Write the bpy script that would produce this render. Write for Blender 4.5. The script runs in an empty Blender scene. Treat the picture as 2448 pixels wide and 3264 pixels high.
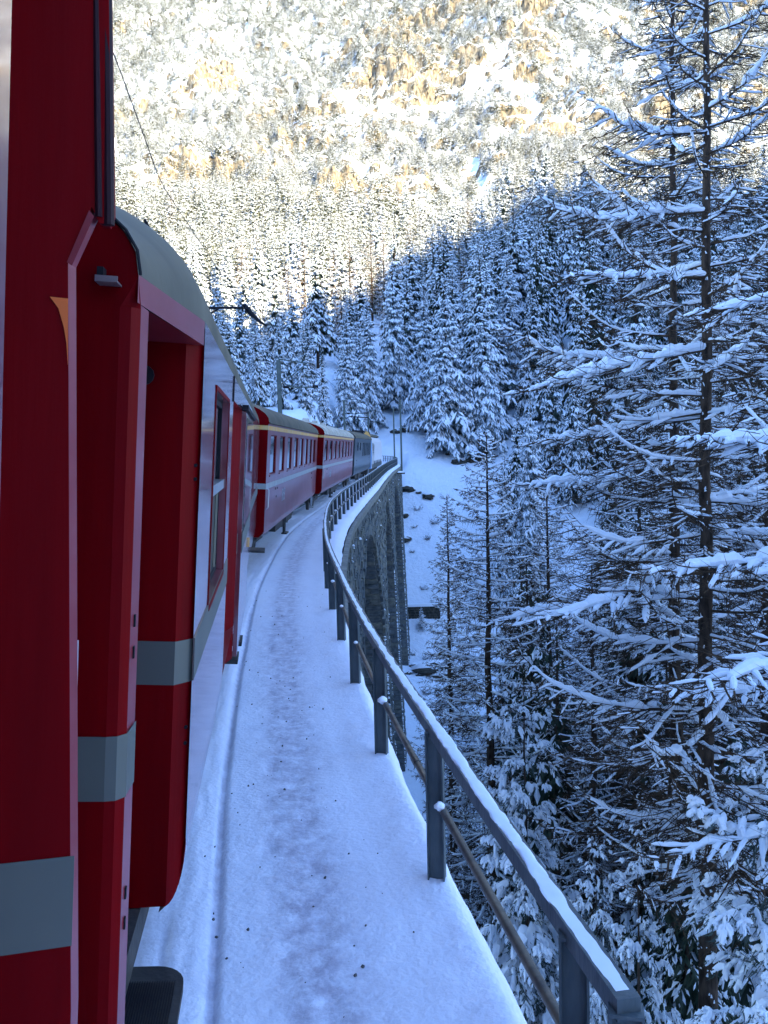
import bpy, math, random
import numpy as np
from mathutils import Matrix, Vector
random.seed(7)
RNG = np.random.default_rng(7)
SC = bpy.context.scene
COL = SC.collection
# ------------------------------------------------------------------ camera, sky, sun, exposure
EYE = (0.0, 0.0, 2.62)
cam_d = bpy.data.cameras.new('camera'); cam = bpy.data.objects.new('camera', cam_d); COL.objects.link(cam)
cam_d.sensor_fit = 'VERTICAL'; cam_d.sensor_height = 24; cam_d.lens = 24*.865
cam_d.clip_start = .05; cam_d.clip_end = 4000
_p = math.radians(4.27); _r = math.radians(-1.4)
_f = Vector((0, math.cos(_p), -math.sin(_p))); _u0 = Vector((0, math.sin(_p), math.cos(_p))); _r0 = Vector((1, 0, 0))
_R = _r0*math.cos(_r)+_u0*math.sin(_r); _U = -_r0*math.sin(_r)+_u0*math.cos(_r)
cam.matrix_world = Matrix(((_R.x, _U.x, -_f.x, EYE[0]), (_R.y, _U.y, -_f.y, EYE[1]), (_R.z, _U.z, -_f.z, EYE[2]), (0, 0, 0, 1)))
SC.camera = cam
SUN_EL, SUN_AZ = math.radians(25), math.radians(38)        # azimuth: from straight behind the camera towards the right
TOSUN = Vector((math.sin(SUN_AZ)*math.cos(SUN_EL), -math.cos(SUN_AZ)*math.cos(SUN_EL), math.sin(SUN_EL)))
world = bpy.data.worlds.new('World'); SC.world = world; world.use_nodes = True
nt = world.node_tree; nt.nodes.clear()
sky = nt.nodes.new('ShaderNodeTexSky'); sky.sky_type = 'NISHITA'; sky.sun_disc = False
sky.sun_elevation = SUN_EL; sky.sun_rotation = math.atan2(TOSUN.x, TOSUN.y); sky.altitude = 1100; sky.air_density = 1.0; sky.dust_density = .3; sky.ozone_density = 5.0
bg = nt.nodes.new('ShaderNodeBackground'); bg.inputs['Strength'].default_value = .15
wo = nt.nodes.new('ShaderNodeOutputWorld'); nt.links.new(sky.outputs[0], bg.inputs[0]); nt.links.new(bg.outputs[0], wo.inputs[0])
sun_d = bpy.data.lights.new('sun', 'SUN'); sun_d.energy = 4.0; sun_d.angle = math.radians(.5); sun_d.color = (1.0, .85, .54)
sun = bpy.data.objects.new('sun', sun_d); COL.objects.link(sun); sun.rotation_euler = TOSUN.to_track_quat('Z', 'Y').to_euler()
SC.view_settings.view_transform = 'Standard'; SC.view_settings.look = 'None'; SC.view_settings.gamma = 1
SC.view_settings.use_curve_mapping = False; SC.view_settings.exposure = 2.5
SC.cycles.max_bounces = 6; SC.cycles.diffuse_bounces = 3; SC.cycles.glossy_bounces = 3; SC.cycles.transparent_max_bounces = 6
SC.cycles.caustics_reflective = False; SC.cycles.caustics_refractive = False
def _hash(ix, iy, seed):
    n = (ix.astype(np.int64)*374761393 + iy.astype(np.int64)*668265263 + seed*1442695041) & 0xffffffff
    n = ((n ^ (n >> 13))*1274126177) & 0xffffffff
    n = n ^ (n >> 16)
    return (n & 0xffff)/65535.0
def vnoise(x, y, seed=0):
    x = np.asarray(x, float); y = np.asarray(y, float)
    ix = np.floor(x); iy = np.floor(y); fx = x-ix; fy = y-iy
    fx = fx*fx*(3-2*fx); fy = fy*fy*(3-2*fy)
    a = _hash(ix, iy, seed); b = _hash(ix+1, iy, seed); c = _hash(ix, iy+1, seed); d = _hash(ix+1, iy+1, seed)
    return (a*(1-fx)+b*fx)*(1-fy)+(c*(1-fx)+d*fx)*fy
def fbm(x, y, seed=0, octv=4):
    s = 0; a = .5
    for o in range(octv):
        s = s+a*(vnoise(x*2**o, y*2**o, seed+o*17)-.5)*2; a *= .5
    return s
# railing line: X as a function of y (metres ahead of the camera)
RY = np.array([-14, -8, -3, 0, 2.55, 5.1, 7.35, 9.63, 11.9, 16, 20.8, 27.3, 31.5, 40.4, 53.7, 68, 83.5, 98, 108, 118, 128, 138, 150, 165, 185.])
RX = np.array([3.9, 2.65, 1.65, 1.12, .68, .27, -.07, -.366, -.626, -1.05, -1.38, -1.63, -1.60, -1.33, -.83, -.36, .18, .80, 1.35, 1.86, 2.02, 1.55, .2, -2.2, -6.5])
_m = np.gradient(RX, RY)
def rail_x(y):
    y = np.asarray(y, float); i = np.clip(np.searchsorted(RY, y)-1, 0, len(RY)-2)
    h = RY[i+1]-RY[i]; t = (y-RY[i])/h
    return ((2*t**3-3*t**2+1)*RX[i]+(t**3-2*t**2+t)*h*_m[i]+(-2*t**3+3*t**2)*RX[i+1]+(t**3-t**2)*h*_m[i+1])
def rail_n(y):
    d = (rail_x(y+.2)-rail_x(y-.2))/.4
    l = np.sqrt(1+d*d)
    return 1/l, -d/l          # unit normal pointing right (away from the track)
TY = np.array([-400, 0, 22, 60, 90, 112, 128, 146, 165, 200, 280, 380, 450, 560, 650, 900.])
TZ = np.array([-17, -17, -18, -29, -27, -24, -13, -1, 8, 20, 53, 112, 165, 265, 340, 520.])
def sstep(a, b, x):
    t = np.clip((x-a)/(b-a), 0, 1); return t*t*(3-2*t)
def ground(x, y):
    x = np.asarray(x, float); y = np.asarray(y, float)
    left = sstep(-4, -11, x)
    yy = y+sstep(18, 60, x)*np.clip(y-60, 0, 60)*.25
    zl = np.interp(y, [-400, 30, 60, 80, 100, 140, 165, 200, 280, 380, 450, 560, 650, 900.], [-17, -17, -6, 2.5, 6.5, 9.5, 14, 24, 55, 114, 166, 265, 340, 520.])
    z = np.interp(yy, TY, TZ)*(1-left)+zl*left
    amp = np.clip((y-100)/250, .1, 1.0)
    z = z+fbm(x/40, y/40, 3, 4)*8*amp+fbm(x/9, y/9, 9, 4)*1.3*np.clip(amp*2, .25, 1)
    # a snow gully that falls through the cliffs
    g = np.exp(-((x-(30+.28*(y-320)+6*np.sin(y/30)+9*np.sin(y/13.)))/6.)**2)*sstep(250, 330, y)
    return z-3*g
# ------------------------------------------------------------------ materials
def mat(name, c1, c2=None, scale=5., rough=.6, bump=0., bscale=30., metal=0., coat=0., spec=.5, detail=4, stretch=(1, 1, 1), lo=.35, hi=.65, bdist=.02, crough=.1):
    m = bpy.data.materials.new(name); m.use_nodes = True; t = m.node_tree; b = t.nodes['Principled BSDF']
    b.inputs['Base Color'].default_value = (*c1, 1); b.inputs['Roughness'].default_value = rough
    b.inputs['Metallic'].default_value = metal; b.inputs['Coat Weight'].default_value = coat; b.inputs['Coat Roughness'].default_value = crough
    b.inputs['Specular IOR Level'].default_value = spec
    if c2 is not None or bump:
        tc = t.nodes.new('ShaderNodeTexCoord'); mp = t.nodes.new('ShaderNodeMapping'); mp.inputs['Scale'].default_value = stretch
        t.links.new(tc.outputs['Object'], mp.inputs[0])
    if c2 is not None:
        n = t.nodes.new('ShaderNodeTexNoise'); n.inputs['Scale'].default_value = scale; n.inputs['Detail'].default_value = detail
        r = t.nodes.new('ShaderNodeValToRGB'); r.color_ramp.elements[0].position = lo; r.color_ramp.elements[1].position = hi
        r.color_ramp.elements[0].color = (*c1, 1); r.color_ramp.elements[1].color = (*c2, 1)
        t.links.new(mp.outputs[0], n.inputs[0]); t.links.new(n.outputs[0], r.inputs[0]); t.links.new(r.outputs[0], b.inputs['Base Color'])
    if bump:
        n2 = t.nodes.new('ShaderNodeTexNoise'); n2.inputs['Scale'].default_value = bscale; n2.inputs['Detail'].default_value = 5
        bp = t.nodes.new('ShaderNodeBump'); bp.inputs['Strength'].default_value = bump; bp.inputs['Distance'].default_value = bdist
        t.links.new(mp.outputs[0], n2.inputs[0]); t.links.new(n2.outputs[0], bp.inputs['Height']); t.links.new(bp.outputs[0], b.inputs['Normal'])
    return m
SNOW = mat('snow', (.75, .78, .87), (.80, .83, .90), 3, .75, .25, 14, spec=.2)
SNOWT = mat('snow_on_branches', (.77, .82, .89), rough=.8, spec=.15)
FROST = mat('heavily_frosted_needles', (.06, .09, .09), (.28, .34, .38), 2.5, .8, spec=.15)
NEEDLE = mat('spruce_needles', (.015, .03, .018), (.05, .07, .055), 2.2, .8, spec=.15)
NEEDLE2 = mat('frosted_needles', (.025, .045, .035), (.11, .14, .14), 2.2, .8, spec=.15)
BARK = mat('bark', (.025, .018, .014), (.085, .06, .045), 9, .9, .8, 25, stretch=(1, 1, .3), spec=.1)
TWIG = mat('larch_twigs', (.035, .025, .02), (.10, .065, .04), 4, .85, spec=.1)
TWIGL = mat('pale_larch_twigs', (.16, .10, .055), (.30, .19, .10), 1.5, .85, spec=.1)
RED = mat('red_paint', (.16, .0, .002), (.10, .0, .002), 2.2, .5, .1, 6, spec=.05, coat=.0, stretch=(4, 4, .3), lo=.3, hi=.75, crough=.15)
REDS = mat('dusty_red_side_paint', (.13, .002, .008), (.22, .07, .10), 1.6, .3, .08, 4, coat=1., stretch=(.3, 1, 2.2), lo=.42, hi=.8, crough=.08)
REDC = mat('red_coach_paint', (.17, .005, .010), (.24, .055, .07), 1.2, .35, .05, 5, coat=.3, stretch=(.5, 1, 1.6), lo=.4, hi=.85)
SILV = mat('silver_stripe', (.095, .10, .088), (.078, .084, .076), 3, .45, spec=.5)
YEL = mat('first_class_yellow', (.70, .34, .04), (.6, .42, .2), 4, .5)
MAROON = mat('dark_maroon_rubber', (.022, .004, .008), rough=.6, spec=.2)
SILF = mat('bright_silver_stripe', (.36, .38, .38), (.28, .30, .31), 3, .4)
ORANGE = mat('orange_band', (.62, .10, .0), rough=.45)
ROOFG = mat('roof_grey', (.05, .046, .03), (.088, .08, .055), 1.3, .75, .15, 8, stretch=(.4, 1, 1))
ROOFW = mat('frosty_roof', (.27, .24, .18), (.55, .52, .48), 2.6, .7, .2, 9, lo=.4, hi=.7)
BLACK = mat('underframe_black', (.012, .012, .014), (.05, .045, .04), 6, .7, .3, 20)
GUN = mat('dark_gasket', (.012, .012, .016), rough=.6, spec=.15)
GLASS = mat('window_glass', (.006, .008, .012), rough=.03, spec=.9)
ALU = mat('aluminium', (.50, .52, .54), (.42, .44, .46), 8, .3, metal=.85)
BLUE = mat('dark_blue_paint', (.010, .018, .026), (.030, .042, .052), 1.5, .4, coat=.3, stretch=(.5, 1, 1.5))
WHITEP = mat('white_loco_paint', (.62, .62, .68), (.70, .70, .74), 2, .4, coat=.3)
LBLUE = mat('light_blue_paint', (.20, .38, .68), (.26, .44, .72), 2, .45)
GALV = mat('galvanised_steel', (.045, .062, .072), (.10, .125, .135), 7, .55, .25, 40, metal=.2, stretch=(1, 1, .35))
RUSTR = mat('weathered_rail_tube', (.055, .055, .055), (.14, .12, .095), 9, .45, .2, 30, metal=.4)
MASTM = mat('green_grey_mast', (.05, .075, .075), (.085, .11, .10), 5, .6)
WIRE = mat('wire', (.03, .03, .03), rough=.5, metal=.4)
STONE = mat('viaduct_stone', (.035, .044, .05), (.14, .155, .155), 2.3, .9, .9, 9, detail=6, lo=.3, hi=.72)
STONE2 = mat('pale_viaduct_stone', (.06, .066, .06), (.19, .19, .16), 3.1, .9, .9, 9, detail=6, lo=.3, hi=.75)
MORT = mat('mortar', (.07, .075, .07), (.15, .155, .14), 6, .95, .5, 14)
CONC = mat('coping_concrete', (.12, .125, .11), (.22, .22, .20), 4, .9, .4, 12)
ROCKD = mat('dark_rock', (.02, .022, .02), (.07, .065, .05), 3, .95, .8, 8)
GRIT = mat('dark_grit', (.05, .05, .055), (.13, .12, .12), 30, .9)
# walkway snow: trodden and dusty in a track of its own
def walkway_material():
    m = mat('trodden_snow', (.80, .81, .84), rough=.8, spec=.2); t = m.node_tree; b = t.nodes['Principled BSDF']
    L = t.links.new; N = t.nodes.new
    at = N('ShaderNodeAttribute'); at.attribute_name = 'dirt'
    tc = N('ShaderNodeTexCoord')
    n = N('ShaderNodeTexNoise'); n.inputs['Scale'].default_value = 7; n.inputs['Detail'].default_value = 8; n.inputs['Roughness'].default_value = .75
    n2 = N('ShaderNodeTexNoise'); n2.inputs['Scale'].default_value = 60; n2.inputs['Detail'].default_value = 3
    L(tc.outputs['Object'], n.inputs[0]); L(tc.outputs['Object'], n2.inputs[0])
    r = N('ShaderNodeMapRange'); r.inputs[1].default_value = .34; r.inputs[2].default_value = .62; L(n.outputs[0], r.inputs[0])
    mu = N('ShaderNodeMath'); mu.operation = 'MULTIPLY'; L(r.outputs[0], mu.inputs[0]); L(at.outputs['Fac'], mu.inputs[1])
    mx = N('ShaderNodeMix'); mx.data_type = 'RGBA'; mx.inputs[6].default_value = (.79, .79, .89, 1); mx.inputs[7].default_value = (.46, .43, .52, 1)
    L(mu.outputs[0], mx.inputs[0])
    r2 = N('ShaderNodeMapRange'); r2.inputs[1].default_value = .66; r2.inputs[2].default_value = .74; L(n2.outputs[0], r2.inputs[0])
    m2 = N('ShaderNodeMath'); m2.operation = 'MULTIPLY'; m2.inputs[1].default_value = .5; L(r2.outputs[0], m2.inputs[0])
    m3 = N('ShaderNodeMath'); m3.operation = 'MULTIPLY'; L(m2.outputs[0], m3.inputs[0]); L(at.outputs['Fac'], m3.inputs[1])
    mx2 = N('ShaderNodeMix'); mx2.data_type = 'RGBA'; mx2.inputs[7].default_value = (.22, .2, .2, 1); L(m3.outputs[0], mx2.inputs[0]); L(mx.outputs[2], mx2.inputs[6])
    L(mx2.outputs[2], b.inputs['Base Color'])
    n3 = N('ShaderNodeTexNoise'); n3.inputs['Scale'].default_value = 28; n3.inputs['Detail'].default_value = 7; L(tc.outputs['Object'], n3.inputs[0])
    bp = N('ShaderNodeBump'); bp.inputs['Strength'].default_value = .55; bp.inputs['Distance'].default_value = .02; L(n3.outputs[0], bp.inputs['Height']); L(bp.outputs[0], b.inputs['Normal'])
    return m
WALK = walkway_material()
def mountain_material():
    m = mat('snowy_mountain', (.8, .8, .82), rough=.9, spec=.1); t = m.node_tree; b = t.nodes['Principled BSDF']; L = t.links.new; N = t.nodes.new
    g = N('ShaderNodeNewGeometry'); sx = N('ShaderNodeSeparateXYZ'); L(g.outputs['Normal'], sx.inputs[0])
    tc = N('ShaderNodeTexCoord'); mp = N('ShaderNodeMapping'); mp.inputs['Scale'].default_value = (1, 1, .35); L(tc.outputs['Object'], mp.inputs[0])
    n = N('ShaderNodeTexNoise'); n.inputs['Scale'].default_value = .35; n.inputs['Detail'].default_value = 9; n.inputs['Roughness'].default_value = .65; L(mp.outputs[0], n.inputs[0])
    n2 = N('ShaderNodeTexNoise'); n2.inputs['Scale'].default_value = .05; n2.inputs['Detail'].default_value = 5; L(tc.outputs['Object'], n2.inputs[0])
    at = N('ShaderNodeAttribute'); at.attribute_name = 'rock'
    # snow where it is flat enough
    a = N('ShaderNodeMath'); a.operation = 'MULTIPLY_ADD'; L(n.outputs[0], a.inputs[0]); a.inputs[1].default_value = .5; L(sx.outputs[2], a.inputs[2])
    a1 = N('ShaderNodeMath'); a1.operation = 'SUBTRACT'; n4 = N('ShaderNodeTexNoise'); n4.inputs['Scale'].default_value = .9; n4.inputs['Detail'].default_value = 6; n4.inputs['Roughness'].default_value = .7; L(mp.outputs[0], n4.inputs[0])
    a2 = N('ShaderNodeMath'); a2.operation = 'MULTIPLY_ADD'; L(n4.outputs[0], a2.inputs[0]); a2.inputs[1].default_value = .7; L(a.outputs[0], a2.inputs[2])
    a3 = N('ShaderNodeMath'); a3.operation = 'SUBTRACT'; a3.inputs[1].default_value = .35; L(a2.outputs[0], a3.inputs[0])
    L(a3.outputs[0], a1.inputs[0]); L(at.outputs['Fac'], a1.inputs[1])
    r = N('ShaderNodeMapRange'); r.inputs[1].default_value = .45; r.inputs[2].default_value = .56; L(a1.outputs[0], r.inputs[0])
    rk = N('ShaderNodeValToRGB'); e = rk.color_ramp.elements; e[0].position = .40; e[0].color = (.03, .027, .025, 1); e[1].position = .60; e[1].color = (.36, .30, .21, 1)
    e2 = e.new(.48); e2.color = (.17, .14, .10, 1); mb_ = N('ShaderNodeMath'); mb_.operation = 'MULTIPLY_ADD'; L(n4.outputs[0], mb_.inputs[0]); mb_.inputs[1].default_value = .6; mh = N('ShaderNodeMath'); mh.operation = 'MULTIPLY_ADD'; mh.inputs[1].default_value = .4; mh.inputs[2].default_value = 0; L(n.outputs[0], mh.inputs[0]); L(mh.outputs[0], mb_.inputs[2]); L(mb_.outputs[0], rk.inputs[0])
    mx = N('ShaderNodeMix'); mx.data_type = 'RGBA'; L(r.outputs[0], mx.inputs[0]); L(rk.outputs[0], mx.inputs[6]); mx.inputs[7].default_value = (.74, .80, .89, 1)
    L(mx.outputs[2], b.inputs['Base Color'])
    bp = N('ShaderNodeBump'); bp.inputs['Strength'].default_value = .7; bp.inputs['Distance'].default_value = 1.2; L(n.outputs[0], bp.inputs['Height']); L(bp.outputs[0], b.inputs['Normal'])
    return m
MOUNT = mountain_material()
REDS.node_tree.nodes['Principled BSDF'].inputs['Coat IOR'].default_value = 1.8
REDP = mat('door_frame_paint', (.19, .002, .010), (.24, .03, .045), 2.5, .4, .06, 3, coat=.5, stretch=(.3, 1, 2), crough=.2)
FARN = mat('sun_tinted_needles', (.035, .045, .02), (.14, .14, .075), .35, .85, spec=.1)  # lighter olive copy of the needles, sunlight put into the colour
# ------------------------------------------------------------------ mesh building
class MB:
    def __init__(s): s.V = []; s.F = []; s.M = []; s.n = 0; s.nv = []
    def add(s, v, f, m=0):
        v = np.asarray(v, float).reshape(-1, 3); f = np.asarray(f, int)
        s.V.append(v); s.F.append(f+s.n); s.M.append(np.full(len(f), m)); s.n += len(v)
    def box(s, c, d, m=0, R=None, taper=1.):
        h = np.array(d, float)/2
        v = np.array([[-1, -1, -1], [1, -1, -1], [1, 1, -1], [-1, 1, -1], [-1, -1, 1], [1, -1, 1], [1, 1, 1], [-1, 1, 1]])*h
        v[4:, :2] *= taper
        if R is not None: v = v @ np.array(R).T
        s.add(v+np.array(c), [[0, 3, 2, 1], [4, 5, 6, 7], [0, 1, 5, 4], [1, 2, 6, 5], [2, 3, 7, 6], [3, 0, 4, 7]], m)
    def bar(s, a, b, w, h, m=0, up=(0, 0, 1)):
        a = np.array(a, float); b = np.array(b, float); d = b-a; l = np.linalg.norm(d); d /= l
        x = np.cross(d, up); x /= np.linalg.norm(x)+1e-9; z = np.cross(x, d)
        s.box((a+b)/2, (w, l, h), m, np.stack([x, d, z], 1))
    def tube(s, P, r, k=6, m=0, cap=True, sq=1.):
        P = np.asarray(P, float); n = len(P); r = np.broadcast_to(r, (n,))
        T = np.gradient(P, axis=0); T /= np.linalg.norm(T, axis=1)[:, None]+1e-9
        up = np.array([0, 0, 1.]) if abs(T[:, 2]).mean() < .8 else np.array([1., 0, 0])
        X = np.cross(T, up); X /= np.linalg.norm(X, axis=1)[:, None]+1e-9; Z = np.cross(X, T)
        a = np.arange(k)*2*np.pi/k
        v = P[:, None]+r[:, None, None]*(np.cos(a)[None, :, None]*X[:, None]+sq*np.sin(a)[None, :, None]*Z[:, None])
        i = np.arange(n-1)[:, None]*k; j = np.arange(k)[None]; j2 = (j+1) % k
        f = np.stack([i+j, i+k+j, i+k+j2, i+j2], -1).reshape(-1, 4)
        s.add(v.reshape(-1, 3), f, m)
        if cap and k > 3:
            for q, o in ((0, 1), (n-1, -1)):
                ring = v[q]; c = ring.mean(0)[None]; idx = np.arange(k)
                fc = np.stack([np.full(k, k), (idx+1) % k, idx], 1) if o == -1 else np.stack([np.full(k, k), idx, (idx+1) % k], 1)
                s.add(np.concatenate([ring, c]), fc, m)
    def prism(s, poly, origin, ax, ay, az, depth, m=0):
        # closed 2-D polygon in the plane (ax, ay), thickness along az
        poly = np.asarray(poly, float); n = len(poly); o = np.array(origin, float); ax, ay, az = map(lambda q: np.array(q, float), (ax, ay, az))
        v = o+poly[:, :1]*ax+poly[:, 1:]*ay
        V = np.concatenate([v, v+az*depth]); i = np.arange(n); j = (i+1) % n
        s.add(V, np.stack([i, j, j+n, i+n], 1), m)
        from mathutils.geometry import tessellate_polygon
        tr = np.array(tessellate_polygon([[Vector((p[0], p[1], 0)) for p in poly]]))
        s.add(V, np.concatenate([tr[:, ::-1], tr+n]), m)
    def grid(s, P, m=0):
        a, b = P.shape[:2]; i = np.arange(a-1)[:, None]*b; j = np.arange(b-1)[None]
        s.add(P.reshape(-1, 3), np.stack([i+j, i+b+j, i+b+j+1, i+j+1], -1).reshape(-1, 4), m)
    def mesh(s, name, mats, smooth=False):
        me = bpy.data.meshes.new(name); V = np.concatenate(s.V); me.vertices.add(len(V)); me.vertices.foreach_set('co', V.ravel())
        lens = np.concatenate([np.full(len(f), f.shape[1]) for f in s.F]); loops = np.concatenate([f.ravel() for f in s.F])
        me.loops.add(len(loops)); me.loops.foreach_set('vertex_index', loops); me.polygons.add(len(lens))
        me.polygons.foreach_set('loop_start', np.concatenate([[0], np.cumsum(lens)[:-1]]))
        me.polygons.foreach_set('material_index', np.concatenate(s.M))
        for q in (mats if isinstance(mats, (list, tuple)) else [mats]): me.materials.append(q)
        me.update(calc_edges=True)
        me.polygons.foreach_set('use_smooth', np.full(len(lens), bool(smooth)))
        return me
    def build(s, name, mats, parent=None, smooth=False, fixn=False, **kw):
        me = s.mesh(name, mats, smooth)
        if fixn:
            import bmesh
            bm = bmesh.new(); bm.from_mesh(me); bmesh.ops.recalc_face_normals(bm, faces=bm.faces); bm.to_mesh(me); bm.free()
        return link(name, me, parent, **kw)
def link(name, data, parent=None, **kw):
    o = bpy.data.objects.new(name, data); COL.objects.link(o); o.parent = parent
    return tag(o, **kw)
def tag(o, label=None, cat=None, group=None, kind=None):
    if label: o['label'] = label
    if cat: o['category'] = cat
    if group: o['group'] = group
    if kind: o['kind'] = kind
    return o
def thing(name, loc, label, cat, group=None, mw=None):
    o = bpy.data.objects.new(name, None); COL.objects.link(o); o.empty_display_size = .3
    if mw is not None: o.matrix_world = mw
    else: o.location = loc
    return tag(o, label, cat, group)
# ------------------------------------------------------------------ the ground and the mountain
def mountain_rows():
    xs = []; ys = [-40.]
    while ys[-1] < 840:
        y = ys[-1]; ys.append(y+(1.6 if y < 100 else .9 if y < 480 else 1.3 if y < 600 else 3))
    return np.array(ys)
def cliffs(X, Y):
    band = sstep(268, 320, Y+.25*X)*sstep(680, 580, Y+.2*X)
    c = fbm(X/42, Y/30, 31, 4)*1.5+.05+.95*np.exp(-((X+12-(Y-400)*.1)/62)**2-((Y-385)/75)**2)+.7*np.exp(-((X-18)/26)**2-((Y-500)/45)**2)+.4*np.exp(-((X-70)/25)**2-((Y-410)/60)**2)
    return np.clip(c, 0, 1)*band
def surface(X, Y, Z):
    # cliffs: ribs, ledges and buttresses pushed out of the slope
    w = sstep(255, 300, Y)*sstep(760, 640, Y)
    cl = cliffs(X, Y)
    rib = 1-np.abs(fbm(X/6+.6*fbm(Y/30, X/30, 4, 2), Y/38, 12, 4)*2.2)
    rib2 = 1-np.abs(fbm(X/2.2, Y/16, 22, 4)*2.2)
    push = (rib*6+rib2*3.5)*cl*w+fbm(X/16, Y/16, 41, 5)*8*w+fbm(X/4, Y/4, 43, 4)*3.2*w
    step = 9.; q = Z/step+.35*fbm(X/25, Y/25, 51, 3); fr = q-np.floor(q)
    led = (sstep(.25, .75, fr)-fr)*step*.55
    Z2 = Z+push*.55+led*cl*w; Y2 = Y-push*.8
    return Y2, Z2, cl, w
def build_terrain():
    ys = mountain_rows(); nx = 420
    u = np.linspace(-1, 1, nx)
    half = 60+np.clip(ys, 0, 900)*.62
    X = u[None]*half[:, None]+np.clip(ys, 0, 900)[:, None]*.04; Y = np.repeat(ys[:, None], nx, 1)
    Z = ground(X, Y)
    Y2, Z2, cl, w = surface(X, Y, Z)
    gully = np.exp(-((X-(30+.28*(Y-320)+6*np.sin(Y/30)+9*np.sin(Y/13.)))/(4.5+2.5*np.sin(Y/9.)))**2)*sstep(250, 330, Y)
    # keep the earth below the viaduct deck and below the hidden side of the track
    tx = rail_x(np.clip(Y, -14, 185))-2.6
    near = (np.abs(X-tx) < 6) & (Y < 152)
    Z2 = np.where(near, np.minimum(Z2, -1.4), Z2)
    P = np.stack([X, Y2, Z2], -1)
    b = MB(); b.grid(P[:, ::-1]); o = b.build('snowy_mountainside', MOUNT, kind='structure', smooth=True)
    rock = ((.12+cl*.62)*w*(1+.5*fbm(X/8, Y/8, 77, 4))-.30*gully-.12)[:, ::-1]
    rock = np.where((Y < 250)[:, ::-1], -.6, rock)
    a = o.data.attributes.new('rock', 'FLOAT', 'POINT'); a.data.foreach_set('value', rock.ravel().astype(np.float32))
    o['label'] = 'steep snow covered mountainside with tan cliffs above the forest'
    return cl
build_terrain()
# the far valley side behind the camera, unseen, its crest shaped to cast the gorge's shade
def build_ridge():
    B = [(-90, 140, 26), (-40, 150, 30), (-22, 150, 27), (-15, 165, 33), (-8, 185, 36), (5, 250, 52), (14, 270, 56), (28, 290, 66), (46, 312, 82), (75, 315, 90), (95, 285, 76), (106, 262, 66), (150, 250, 60), (240, 260, 60), (330, 300, 70)]
    cx, cz = [], []
    for p in B:
        t = (p[1]+240)/-TOSUN.y
        cx.append(p[0]+TOSUN.x*t); cz.append(p[2]+TOSUN.z*t)
    o = np.argsort(cx); cx = np.array(cx)[o]; cz = np.array(cz)[o]
    xs = np.linspace(-500, 1200, 341); c = np.interp(xs, cx, cz)+fbm(xs/14, xs*0, 5, 4)*9
    V = np.linspace(0, 1, 60); P = np.zeros((60, len(xs), 3))
    for i, v in enumerate(V):
        z = -30+(c+30)*v; P[i, :, 0] = xs; P[i, :, 1] = -70-170*v+fbm(xs/50, xs*0+v*6, 6, 4)*30*v*(1-v)*2; P[i, :, 2] = z
    back = np.stack([xs, np.full(len(xs), -700.), np.full(len(xs), -30.)], -1)[None]
    b = MB(); b.grid(np.concatenate([P, back])); b.build('opposite_hillside', SNOW, kind='structure', smooth=True)
build_ridge()
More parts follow.
